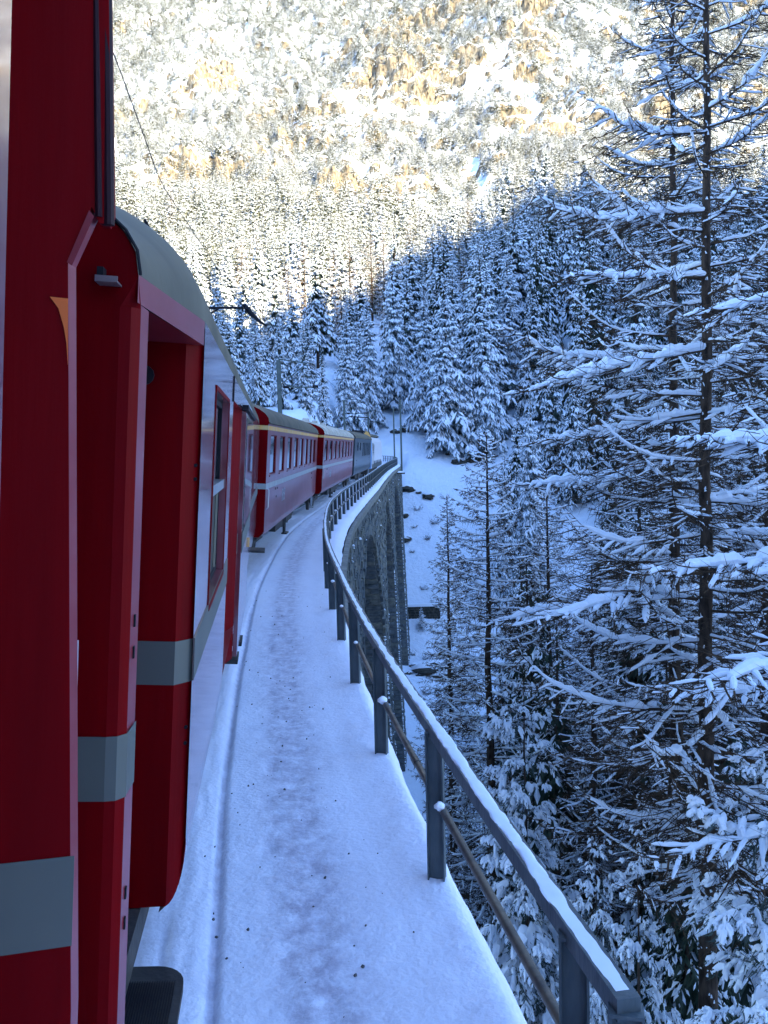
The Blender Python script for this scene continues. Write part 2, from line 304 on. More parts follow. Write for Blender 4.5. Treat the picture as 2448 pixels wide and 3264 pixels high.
# ------------------------------------------------------------------ walkway, viaduct
def build_deck():
    ys = [-6.]
    while ys[-1] < 172:
        y = ys[-1]; ys.append(y+(.25 if y < 2 else .018+.0052*(y-2)))
    ys = np.array(ys); nr = np.concatenate([np.linspace(-5.6, -2.4, 14)[:-1], np.linspace(-2.4, 0, 96), [.05, .10, .15]])
    edge = .17+.30*sstep(10, 28, ys)+.03*fbm(ys*1.3, ys*0, 8, 3)
    nx, ny = rail_n(ys)
    U = nr[None]*np.ones((len(ys), 1)); U = np.where(nr[None] > 0, edge[:, None]*np.clip(nr[None]/.15, 0, 1)*.93, U)
    Y0 = np.repeat(ys[:, None], len(nr), 1); S = Y0
    z = .010*fbm(U*3, S*2, 1, 4)+.006*fbm(U*14, S*12, 2, 4)
    track = np.exp(-((U+.82)/.30)**2)
    z = z-.022*track*(.7+.4*fbm(U*6, S*5, 3, 3))+.014*track*np.abs(fbm(U*13, S*22, 14, 4))
    # footprints
    for k in range(150):
        y0 = 3+k*.36; u0 = -.82+(.12 if k % 2 else -.12)+random.uniform(-.05, .05)
        i0, i1 = np.searchsorted(ys, [y0-.3, y0+.3])
        if i1-i0 < 2: continue
        z[i0:i1] -= .012*np.exp(-((U[i0:i1]-u0)/.055)**4-((S[i0:i1]-y0)/.14)**4)
    # cable trough edge beside the train and the ballast shoulder left of it
    gx = -1.30+.012*fbm(S*.6, S*0, 61, 2)
    z -= .045*np.exp(-((U-gx)/.020)**2)
    z += .03*sstep(.0, -.12, U-gx)+.022*fbm(U*16, S*1.1, 33, 4)*sstep(0, -.1, U-gx)
    z -= .10*sstep(-1.65, -2.2, U)*(1+.4*fbm(U*9, S*.5, 5, 3))
    rim = sstep(-.35, -.02, U); z += .025*rim*(1+fbm(U*4, S*1.7, 6, 3))
    z = np.where(nr[None] > .06, z-.05, z); z = np.where(nr[None] > .12, z-.09, z)
    X = rail_x(ys)[:, None]+nx[:, None]*U; Y = Y0+ny[:, None]*U
    b = MB(); b.grid(np.stack([X, Y, z], -1)); skirt = np.stack([np.stack([X[:, -1], Y[:, -1], z[:, -1]], -1), np.stack([X[:, -1]-.02, Y[:, -1], z[:, -1]*0-.16], -1)], 1)
    b.grid(skirt)
    o = b.build('walkway', WALK, kind='structure', smooth=True, label='trodden snow covered walkway and track bed beside the train')
    d = np.clip(.10+1.2*np.exp(-((U+.78)/.22)**2)+.35*fbm(U*2, S*.8, 71, 3)+.6*np.exp(-((U-gx)/.035)**2)+.25*sstep(-1.35, -1.7, U), 0, 1)
    d = np.concatenate([d.ravel(), np.full(2*len(ys), .2)])
    a = o.data.attributes.new('dirt', 'FLOAT', 'POINT'); a.data.foreach_set('value', d.astype(np.float32))
    # loose grit thrown on the snow
    g = MB()
    for k in range(240):
        y = 2.6+random.random()**1.8*14; u = random.choice([-.82+random.gauss(0, .26), random.uniform(-1.5, -.05)]); u = min(max(u, -1.8), -.03)
        x = float(rail_x(y)+rail_n(y)[0]*u); r = random.choice([.003, .003, .004, .005, .007, .009]); q = np.random.rand(3)*.5+.7
        i = np.searchsorted(ys, y); j = min(np.searchsorted(nr, u), len(nr)-1)
        g.box((x, y, z[i, j]+r*.4), q*r*1.6, R=np.array(Matrix.Rotation(random.random()*3, 3, 'Z') @ Matrix.Rotation(.5, 3, 'X')), taper=.6)
    g.build('gravel', GRIT, kind='stuff')
build_deck()
# rails under the train
def rails():
    for k, off in enumerate((-3.45, -2.42)):
        ys = np.linspace(-6, 168, 120); x = rail_x(ys)+rail_n(ys)[0]*off
        b = MB(); P = np.stack([x, ys, ys*0+.0], -1)
        for du, w, z0, z1 in ((0, .055, -.04, .02),):
            L = P.copy(); L[:, 0] -= w/2; R_ = P.copy(); R_[:, 0] += w/2
            rows = []
            for q, zz in ((L, z0), (L, z1), (R_, z1), (R_, z0)):
                w_ = q.copy(); w_[:, 2] = zz; rows.append(w_)
            b.grid(np.stack(rows, 1))
        b.build('rail', GALV, tr)
tr = thing('railway_track', (0, 0, 0), 'two steel rails half buried in snow under the red train', 'railway track')
rails()
ZS, ZA, HS = -12.7, -1.7, 11.0
ARCH = [14, 42, 70, 98, 126]
def off_r(y): return .02+.40*sstep(8, 28, y)
def facade(y, z, out=0.):
    nx, ny = rail_n(y); u = off_r(y)+out+np.maximum(-np.asarray(z)-.5, 0)/30
    return np.stack([rail_x(y)+nx*u, y+ny*u, z+0*u], -1)
def lface(y, z):
    nx, ny = rail_n(y); u = -4.9-np.maximum(-np.asarray(z)-.5, 0)/30
    return np.stack([rail_x(y)+nx*u, y+ny*u, z+0*u], -1)
def in_arch(y, z, m=0.):
    for c in ARCH:
        d = abs(y-c)
        if d < HS+m and z < ZS+math.sqrt(max((HS+m)**2-d*d, 0)): return True
    return False
via = thing('viaduct', (0, 60, -29), 'tall curved stone railway viaduct with round arches and snowy coping', 'viaduct')
via_inv = Matrix.Translation((0, -60, 29))
def vchild(o): o.matrix_parent_inverse = via_inv; return o
def build_viaduct():
    b = MB()
    # backing walls (the mortar seen in the joints)
    for fn, flip in ((lambda y, z: facade(y, z, -.02), False), (lface, True)):
        rows = []
        ys = np.unique(np.concatenate([np.arange(-6, 170, .5)]+[c+HS*np.cos(np.linspace(0, np.pi, 30)) for c in ARCH]+[[c-HS-.001, c+HS+.001] for c in ARCH]))
        for y in ys:
            lo = float(ground(rail_x(y)+.5, y))-1.5
            if y < 28: lo = max(lo, -31)
            for c in ARCH:
                d = abs(y-c)
                if d <= HS: lo = ZS+math.sqrt(max(HS*HS-d*d, 0))
            zz = np.linspace(-.3, min(lo, -.5), 8); rows.append(fn(np.full(8, y), zz))
        G = np.array(rows); b.grid(G if flip else G[:, ::-1])
    for c in ARCH:                                       # barrels and pier flanks
        a = np.linspace(0, np.pi, 40); py = np.concatenate([[c+HS, c+HS], c+HS*np.cos(a), [c-HS, c-HS]]); pz = np.concatenate([[-33, -20], ZS+HS*np.sin(a), [-20, -33]])
        A = facade(py, pz, -.02); Bq = lface(py, pz); b.grid(np.stack([A, Bq], 1))
    vchild(b.build('wall', MORT, via))
    # stones
    S = []                                              # (pos, frame, size, visible weight)
    rs = random.Random(3)
    def put(p, t, n, l, hh, mt=0, vis=1.):
        S.append((np.array(p), np.array(t), np.array(n), l, hh, vis))
    z = -.62
    while z > -32:
        hh = rs.uniform(.34, .46)
        y = 19+rs.random()
        while y < 148:
            l = rs.uniform(.45, 1.0); yc = y+l/2; y += l
            if in_arch(yc, z, .55): continue
            if z < float(ground(rail_x(yc)+1, yc))-.8: continue
            if yc > 60 and rs.random() < .0: continue
            p = facade(yc, z); nx, ny = rail_n(yc)
            put(p, (-ny, nx, 0), (nx, ny, .03), l, hh)
        z -= hh
    for c in ARCH:                                       # voussoirs
        for k in range(58):
            a = math.pi*(k+.5)/58; r = HS+.3; yc = c+r*math.cos(a); zc = ZS+r*math.sin(a)
            if yc < 20: continue
            nx, ny = rail_n(yc); ra = np.array([-ny*math.cos(a), nx*math.cos(a), math.sin(a)]); p = facade(yc, zc, .03)
            S.append((p, ra, np.array((nx, ny, 0)), .62, .56, 1.))
    for c in ARCH[:-1]:                                  # pier flanks and the lower barrel facing the camera
        yf = c+HS
        if yf < 30: continue
        nx, ny = rail_n(yf); z = ZS+.2
        rowz = []
        while z > max(-31, float(ground(rail_x(yf), yf))-1): hh = rs.uniform(.36, .5); rowz.append((yf, z, hh, 0)); z -= hh
        for k in range(26):
            a = (k+.5)*.042; rowz.append((c+HS*math.cos(a), ZS+HS*math.sin(a), .44, a))
        for (yy, zz, hh, a) in rowz:
            R_ = facade(yy, zz); L_ = lface(yy, zz); W = np.linalg.norm(R_-L_); x = 0.
            while x < W-.1:
                l = min(rs.uniform(.5, 1.05), W-x); p = R_+(L_-R_)*((x+l/2)/W)
                t = (L_-R_)/W; n = np.array([ny*math.cos(a), -nx*math.cos(a), -math.sin(a)])
                S.append((p, t, n, l, hh, 2.)); x += l
    V = np.array([[-1, -1, -1], [1, -1, -1], [1, 1, -1], [-1, 1, -1], [-.86, -.84, 1], [.86, -.84, 1], [.86, .84, 1], [-.86, .84, 1]])*.5
    Fq = np.array([[4, 5, 6, 7], [0, 1, 5, 4], [1, 2, 6, 5], [2, 3, 7, 6], [3, 0, 4, 7]])
    eye = np.array(EYE)
    def score(s):
        d = eye-s[0]; D = np.linalg.norm(d); fac = max(d@s[2]/D, 0)
        hid = 1. if s[0][1] > 27 and s[0][2] > -30 else 0.
        if s[5] < 1.5 and s[0][2] > -1: hid *= .8
        return hid*fac*s[3]*s[4]/D**2*s[5]
    S.sort(key=lambda s: -score(s))
    protos = []
    for q in range(6):
        m = MB(); v = V.copy(); v[4:] += np.random.uniform(-.06, .06, (4, 3)); v[4:, 2] += np.random.uniform(-.1, .25, 4); m.add(v, Fq); protos.append((m.mesh('stone', [STONE if q % 3 else STONE2]), v))
    mb = MB()
    for i, (p, t, n, l, hh, _) in enumerate(S):
        n = n/np.linalg.norm(n); t = t-n*(t@n); t /= np.linalg.norm(t); u = np.cross(n, t); q = rs.randrange(6)
        size = (l-.035, hh-.035, rs.uniform(.10, .20))
        if i < 300:
            M = Matrix(((t[0]*size[0], u[0]*size[1], n[0]*size[2], p[0]), (t[1]*size[0], u[1]*size[1], n[1]*size[2], p[1]), (t[2]*size[0], u[2]*size[1], n[2]*size[2], p[2]), (0, 0, 0, 1)))
            o = link('stone', protos[q][0], via); o.matrix_local = via_inv @ M
        else:
            R_ = np.stack([t, u, n]); v = (protos[q][1]*np.array(size)) @ R_+p; mb.add(v, Fq, 1 if rs.random() < .3 else 0)
    vchild(mb.build('masonry', [STONE, STONE2], via, kind='stuff'))
    # coping band with a drip edge
    ys = np.arange(-6, 168, .6); prof = [(-.05, -.62), (.05, -.60), (.07, -.42), (.16, -.40), (.18, -.14), (.05, -.13)]
    c = MB(); nx, ny = rail_n(ys); rows = []
    for (du, dz) in prof:
        u = off_r(ys)*sstep(4, 14, ys)+du*(.35+.65*sstep(4, 14, ys)); rows.append(np.stack([rail_x(ys)+nx*u, ys+ny*u, ys*0+dz], -1))
    c.grid(np.stack(rows, 1)); vchild(c.build('coping', CONC, via))
    # frost and snow caught on the pier corners and the rough courses
    s = MB()
    for k in range(1300):
        if rs.random() < .8:
            c0 = rs.choice(ARCH[1:4]); y = c0+HS-.02 if rs.random() < .7 else c0-HS+.02; zz = rs.uniform(-29, ZS+4); 
            if zz > ZS: y = c0+math.sqrt(HS*HS-(zz-ZS)**2)*(1 if y > c0 else -1)
            out = .05
        else:
            y = rs.uniform(26, 145); zz = -.7-rs.random()**1.5*24; out = .08
            if in_arch(y, zz, .2): continue
        p = facade(y, zz, out); r = rs.uniform(.03, .10)
        s.box(p, (r*rs.uniform(.6, 1.4), r*rs.uniform(1, 2.4), r*rs.uniform(.4, 1)), R=np.array(Matrix.Rotation(rs.random(), 3, 'Z')), taper=.5)
    vchild(s.build('clinging_snow', SNOWT, via, kind='stuff'))
build_viaduct()
# ------------------------------------------------------------------ railing
def build_railing():
    rl = thing('viaduct_railing', (0.27, 5.1, 0), 'long galvanised steel railing with snow on its top rail along the walkway edge', 'railing')
    inv = Matrix.Translation((-.27, -5.1, 0))
    py = [2.52, 2.93]
    while py[-1] < 166: py.append(py[-1]+2.235*float(rail_n(py[-1])[0]))
    py = [2.93-2.235*2, 2.93-2.235]+py
    pm = MB()     # I-section post
    pm.box((0, 0, .42), (.012, .095, 1.02)); pm.box((0, .047, .42), (.07, .009, 1.02)); pm.box((0, -.047, .42), (.07, .009, 1.02)); pm.box((0, 0, .925), (.075, .10, .012))
    me = pm.mesh('post', GALV)
    lump = MB(); a = np.linspace(0, np.pi, 6); ph = np.linspace(0, 2*np.pi, 9)
    G = np.stack([np.sin(a)[:, None]*np.cos(ph)[None]*.045, np.sin(a)[:, None]*np.sin(ph)[None]*.055, np.cos(a)[:, None]*np.ones(9)[None]*.04], -1); G[1:-1] *= 1+.18*np.sin(ph*2+np.array([0, 1, 2.5, 4])[:, None])[..., None]+.1*np.cos(ph*3+1)[None, :, None]; lump.grid(G[::-1]); lme = lump.mesh('snow_clump', SNOW, True)
    for i, y in enumerate(py):
        x = float(rail_x(y)); nx, ny = rail_n(y); ang = math.atan2(ny, nx)
        o = link('post', me, rl); o.matrix_local = inv @ Matrix.Translation((x, y, 0)) @ Matrix.Rotation(ang+1.2, 4, 'Z')
        if 0 < i < 26:
            s = random.uniform(.35, 1.0); c = link('snow_clump', lme, o); c.matrix_local = Matrix.Rotation(-1.2, 4, 'Z') @ Matrix.Translation((.005, -.075, .50)) @ Matrix.Scale(s, 4)
    ys = np.concatenate([np.arange(2.50, 30, .25), np.arange(30, 167, .8)])
    def sweep(ys, w0, w1, z0, z1):
        nx, ny = rail_n(ys); X = rail_x(ys); rows = [np.stack([X+nx*w, ys+ny*w, ys*0+z], -1) for w, z in ((w0, z0), (w0, z1), (w1, z1), (w1, z0), (w0, z0))]
        b = MB(); b.grid(np.stack(rows, 1)); 
        e = np.stack(rows[:4], 1); b.add(e[0], [[0, 1, 2, 3]]); b.add(e[-1], [[3, 2, 1, 0]]); return b
    o = sweep(ys, -.037, .037, .905, .975).build('top_rail', GALV, rl); o.matrix_parent_inverse = inv
    o = sweep(np.arange(-4, 2.2, .3), -.037, .037, .905, .975).build('top_rail', GALV, rl); o.matrix_parent_inverse = inv
    ys2 = np.concatenate([np.arange(-4, 30, .3), np.arange(30, 167, .9)]); nx, ny = rail_n(ys2)
    b = MB(); b.tube(np.stack([rail_x(ys2)+nx*.03, ys2+ny*.03, ys2*0+.47], -1), .024, 10)
    o = b.build('lower_rail', RUSTR, rl, smooth=True); o.matrix_parent_inverse = inv
    for y in (5.9, 12.5, 19.2):
        b = MB(); n0 = rail_n(y); p = np.array([float(rail_x(y)+n0[0]*.03), y, .47]); d = np.array([-float(n0[1]), float(n0[0]), 0]); b.tube([p-d*.06, p+d*.06], .028, 10); o = b.build('sleeve', RUSTR, rl); o.matrix_parent_inverse = inv
    # snow lying on the top rail, thick near, thin and broken further on
    ys3 = np.concatenate([np.arange(2.54, 12, .02), np.arange(12, 166, .12)]); nx, ny = rail_n(ys3)
    th = (.010+.022*np.clip(fbm(ys3*2.2, ys3*0, 81, 3)+.15, 0, 1)+.020*fbm(ys3*11, ys3*0, 82, 3))*np.interp(ys3, [2, 4, 7, 12, 40], [.7, .6, .35, .2, .25])*np.clip((vnoise(ys3*1.7, ys3*0, 88)-.18)*6, .12, 1); th = np.maximum(th, .0015)
    wv = np.interp(ys3, [2, 6, 12], [.034, .028, .020])*(1+.45*fbm(ys3*8, ys3*0, 83, 3)); sh = .008*fbm(ys3*2, ys3*0, 84, 2)
    rows = []
    for a in np.linspace(0, np.pi, 9):
        u = -np.cos(a)*wv+sh; rows.append(np.stack([rail_x(ys3)+nx*u, ys3+ny*u, .974+np.sin(a)**.6*th], -1))
    b = MB(); b.grid(np.stack(rows, 1)); o = b.build('snow_cap', SNOW, rl, smooth=True); o.matrix_parent_inverse = inv
build_railing()
# ------------------------------------------------------------------ the train. Local frame of a vehicle: x = out of its right side, y = forward, z = up; origin at the rear bottom corner of the right side
LEAN = math.radians(4.4)
def frame(p0, p1, lean=LEAN, z=.9):
    p0 = Vector((*p0, z)); p1 = Vector((*p1, z)); h = (p1-p0).normalized(); r = h.cross(Vector((0, 0, 1)))
    T = r*math.cos(lean)-Vector((0, 0, 1))*math.sin(lean); W = r*math.sin(lean)+Vector((0, 0, 1))*math.cos(lean)
    return Matrix(((T.x, h.x, W.x, p0.x), (T.y, h.y, W.y, p0.y), (T.z, h.z, W.z, p0.z), (0, 0, 0, 1))), (p1-p0).length
def wall_with_holes(b, y0, y1, z0, z1, holes, x=0., m=0, dep=.055):
    # outer skin made of rectangles round the openings, with reveals 6 cm deep
    ys = sorted({y0, y1, *[q for h in holes for q in h[:2]]}); zs = sorted({z0, z1, *[q for h in holes for q in h[2:4]]})
    for a, c in zip(ys, ys[1:]):
        for d, e in zip(zs, zs[1:]):
            if any(h[0] <= a+1e-6 and h[1] >= c-1e-6 and h[2] <= d+1e-6 and h[3] >= e-1e-6 for h in holes): continue
            b.add([[x, a, d], [x, c, d], [x, c, e], [x, a, e]], [[0, 1, 2, 3]], m)
    for h in holes:
        a, c, d, e = h[:4]; q = x-dep
        b.add([[x, a, d], [x, c, d], [x, c, e], [x, a, e], [q, a, d], [q, c, d], [q, c, e], [q, a, e]], [[0, 4, 5, 1], [1, 5, 6, 2], [2, 6, 7, 3], [3, 7, 4, 0]], m)
def window(par, a, c, d, e, x=0., fw=.045, fm=None, bar=None, glass=None, dx=0.):
    b = MB(); fm = fm or ALU
    for (p, q, r, s) in ((a-.0, a+fw, d, e), (c-fw, c, d, e), (a+fw, c-fw, d, d+fw), (a+fw, c-fw, e-fw, e)): b.box((x-.045+dx, (p+q)/2, (r+s)/2), (.018, q-p-.002, s-r-.002))
    w = b.build('window', fm, par)
    g = MB(); g.add([[x-.048+dx, a+fw*.7, d+fw*.7], [x-.048+dx, c-fw*.7, d+fw*.7], [x-.048+dx, c-fw*.7, e-fw*.7], [x-.048+dx, a+fw*.7, e-fw*.7]], [[0, 1, 2, 3]]); g.build('pane', glass or GLASS, w)
    if bar: g = MB(); g.box((x-.03, (a+c)/2, bar), (.04, c-a-.02, .05)); g.build('sash_bar', ALU, w)
    return w
def roof_mesh(L, W, eave, rise, n=18, end0=.0, end1=.0, over=.0, dl=1.2):
    ys = np.concatenate([[0], np.linspace(.02, dl, 8), np.linspace(dl+.2, L-dl-.2, 20), np.linspace(L-dl, L-.02, 8), [L]])
    a = np.linspace(0, np.pi, n); rows = []
    for y in ys:
        k = rise-end0*(1-sstep(0, dl, y))-end1*(1-sstep(0, dl, L-y))
        rows.append(np.stack([-W/2+(W/2+over)*np.cos(a), a*0+y, eave+k*np.sin(a)**.85], -1))
    G = np.array(rows); b = MB(); b.grid(G[::-1] if False else G); return b, G
def end_face(b, G, idx, eave, z0, W, m=0, rev=False, xr=0.):
    arc = G[idx]; y = arc[0, 1]; c = np.array([[-W/2, y, (z0+eave)/2]])
    ring = np.concatenate([[[xr, y, z0+.12], [xr, y, eave]], arc, [[-W, y, eave], [-W, y, z0+.12], [-W+.1, y, z0], [xr-.1, y, z0]]]); n = len(ring)
    V = np.concatenate([ring, c]); i = np.arange(n); f = np.stack([np.full(n, n), i, (i+1) % n], 1); b.add(V, f if rev else f[:, ::-1], m)
def wheelset(par, y, W):
    o = MB()
    for x in (-.83, -1.83):
        a = np.linspace(0, 2*np.pi, 17)[:-1]; o.prism(np.stack([np.cos(a), np.sin(a)], 1)*.34, (x, y, -.52), (0, 1, 0), (0, 0, 1), (1, 0, 0), .1)
    o.tube([(-1.9, y, -.52), (-.7, y, -.52)], .06, 8); return o.build('wheelset', BLACK, par)
def underframe(par, L, W, by=(2.6, 4.2)):
    b = MB(); b.box((-W/2, L/2, -.04), (W-.3, L-.2, .14)); b.box((-W/2, L/2, -.28), (W-.7, L*.3, .34)); b.build('underframe', BLACK, par)
    for y0, y1 in (by, (L-by[1], L-by[0])):
        f = MB()
        for x in (-.62, -W+.62): f.box((x, (y0+y1)/2, -.42), (.09, y1-y0+.7, .20)); f.box((x, (y0+y1)/2, -.30), (.14, .5, .2))
        f.box((-W/2, (y0+y1)/2, -.4), (1.1, .3, .22)); bo = f.build('bogie', BLACK, par); wheelset(bo, y0, W); wheelset(bo, y1, W)
def letters(par, txt, y, z, size, m, x=.004):
    c = bpy.data.curves.new('lettering', 'FONT'); c.body = txt; c.size = size; c.extrude = .002; c.shear = .25; c.materials.append(m)
    tmp = bpy.data.objects.new('lettering', c); COL.objects.link(tmp); bpy.context.view_layer.update(); me = bpy.data.meshes.new_from_object(tmp.evaluated_get(bpy.context.evaluated_depsgraph_get())); bpy.data.objects.remove(tmp)
    o = link('lettering', me, par); o.matrix_local = Matrix(((0, 0, 1, x), (1, 0, 0, y), (0, 1, 0, z), (0, 0, 0, 1))); return o
W0 = 2.66
def passenger_coach(name, p0, p1, label, wins, paint, stripe=True, yellow=True, eave=2.22, rise=.52, vents=(), logo='RhB', roofm=None, group=None, zwin=(1.20, 2.0), ledge=True):
    M, L = frame(p0, p1); t = thing(name, None, label, 'railway coach', group, M)
    b = MB(); holes = [(a, c, zwin[0] if len(h) == 0 else h[0], zwin[1]) for a, c, *h in wins]
    wall_with_holes(b, 0, L, .14, eave, holes, dep=.035)
    lo = [(0, .14), (-.015, .05), (-.06, -.02), (-.2, -.05)]
    b.grid(np.stack([[[x, y, z] for (x, z) in lo] for y in (0., L)], 0))
    b.grid(np.array([[[-W0, y, z] for z in (eave, -.03)] for y in (0., L)]))
    b.build('body', [paint], t)
    r, G = roof_mesh(L, W0, eave, rise, over=.02, end0=.06, end1=.06); r.build('roof', roofm or ROOFG, t, smooth=True)
    g = MB(); g.tube([(.025, .02, eave+.01), (.025, L-.02, eave+.01)], .018, 6); g.build('gutter', BLACK if yellow is None else roofm or ROOFG, t)
    for k_ in (0, -1): e = MB(); end_face(e, G, k_, eave, -.03, W0, rev=k_ < 0); e.build('end_wall', [RED if paint is not BLUE else BLUE], t)
    c = MB(); c.box((-W0/2, -.28, 1.05), (1.0, .54, 2.0)); c.build('gangway_bellows', BLACK, t)
    for h in holes: window(t, *h[:4], fw=.025, fm=BLUE if paint is BLUE else RED, dx=.018)
    if ledge:
        for h in holes: q = MB(); q.box((.006, (h[0]+h[1])/2, h[2]-.03), (.02, h[1]-h[0]+.06, .03)); q.build('window_ledge', paint, t)
    if stripe:
        q = MB(); q.box((.0015, L/2, .98), (.007, L, .11)); q.box((-.35, -.0015, .98), (.7, .007, .11)); q.build('silver_stripe', SILF, t)
    if yellow:
        q = MB(); q.box((.0015, L/2, 2.135), (.007, L, .085)); q.box((-.3, -.0015, 2.135), (.6, .007, .085)); q.build('yellow_stripe', YEL, t)
    if logo: letters(t, logo, 3.1 if stripe else 2, .50, .42, ALU)
    q = MB()
    for yy, zz in ((1.75, .86), (2.1, .86), (1.95, .68), (L-2.6, .86), (L-2.3, .86), (L-2.4, .7)): q.box((.004, yy, zz), (.01, .07, .045))
    q.build('inscription_plates', BLACK, t, kind='stuff')
    for i, (yy) in enumerate(vents): q = MB(); q.box((-W0*.32, yy, eave+rise*.93+.02), (.28, .5, .16), taper=.7); q.build('roof_ventilator', roofm or ROOFG, t)
    q = MB(); q.tube([(-.02, .28, .95), (.03, .28, .9), (.03, .28, .55), (-.02, .28, .5)], .014, 6); q.build('grab_handle', ALU, t)
    underframe(t, L, W0)
    for yy in (.9, L-4.6):
        q = MB(); q.box((-.1, yy+4, -.25), (.04, .06, .42), R=np.array(Matrix.Rotation(.45, 3, 'X'))); q.box((-.1, yy+4.35, -.25), (.04, .06, .42)); q.box((-.08, yy+4.25, -.44), (.14, .5, .03)); q.build('footstep', ALU if yy > 1 else BLACK, t)
    for x in (-.55, -2.1): q = MB(); q.tube([(x, .0, .12), (x, -.32, .12)], .05, 8); q.tube([(x, -.32, .12), (x, -.36, .12)], .16, 12); q.build('buffer', BLACK, t)
    return t, L
def coach_windows(L, a0, n, w, pitch): return [(a0+i*pitch, a0+i*pitch+w) for i in range(n)]
passenger_coach('passenger_coach', (-2.39, 17.42), (-2.52, 32.6), 'red coach with grey roof and eight tall windows, nearest beyond the open doorways', coach_windows(15.2, .55, 8, 1.05, 1.79), REDC, group='red passenger coaches of the train')
passenger_coach('passenger_coach', (-2.34, 33.3), (-1.83, 51.9), 'red coach with pale frosty roof between the first red coach and the blue one', coach_windows(18.6, .6, 8, 1.2, 2.2), REDC, vents=(1.2, 4.6, 8.2), roofm=ROOFW, group='red passenger coaches of the train')
passenger_coach('luggage_coach', (-1.77, 53.0), (-1.02, 70.6), 'dark blue coach with a row of narrow dark windows behind the white locomotive', [(1.9, 3.0, 1.45), (4.1, 5.2, 1.45)]+[(7.3+i*1.62, 8.25+i*1.62, 1.05) for i in range(6)], BLUE, stripe=False, yellow=None, logo=None, ledge=False, zwin=(1.1, 1.98))
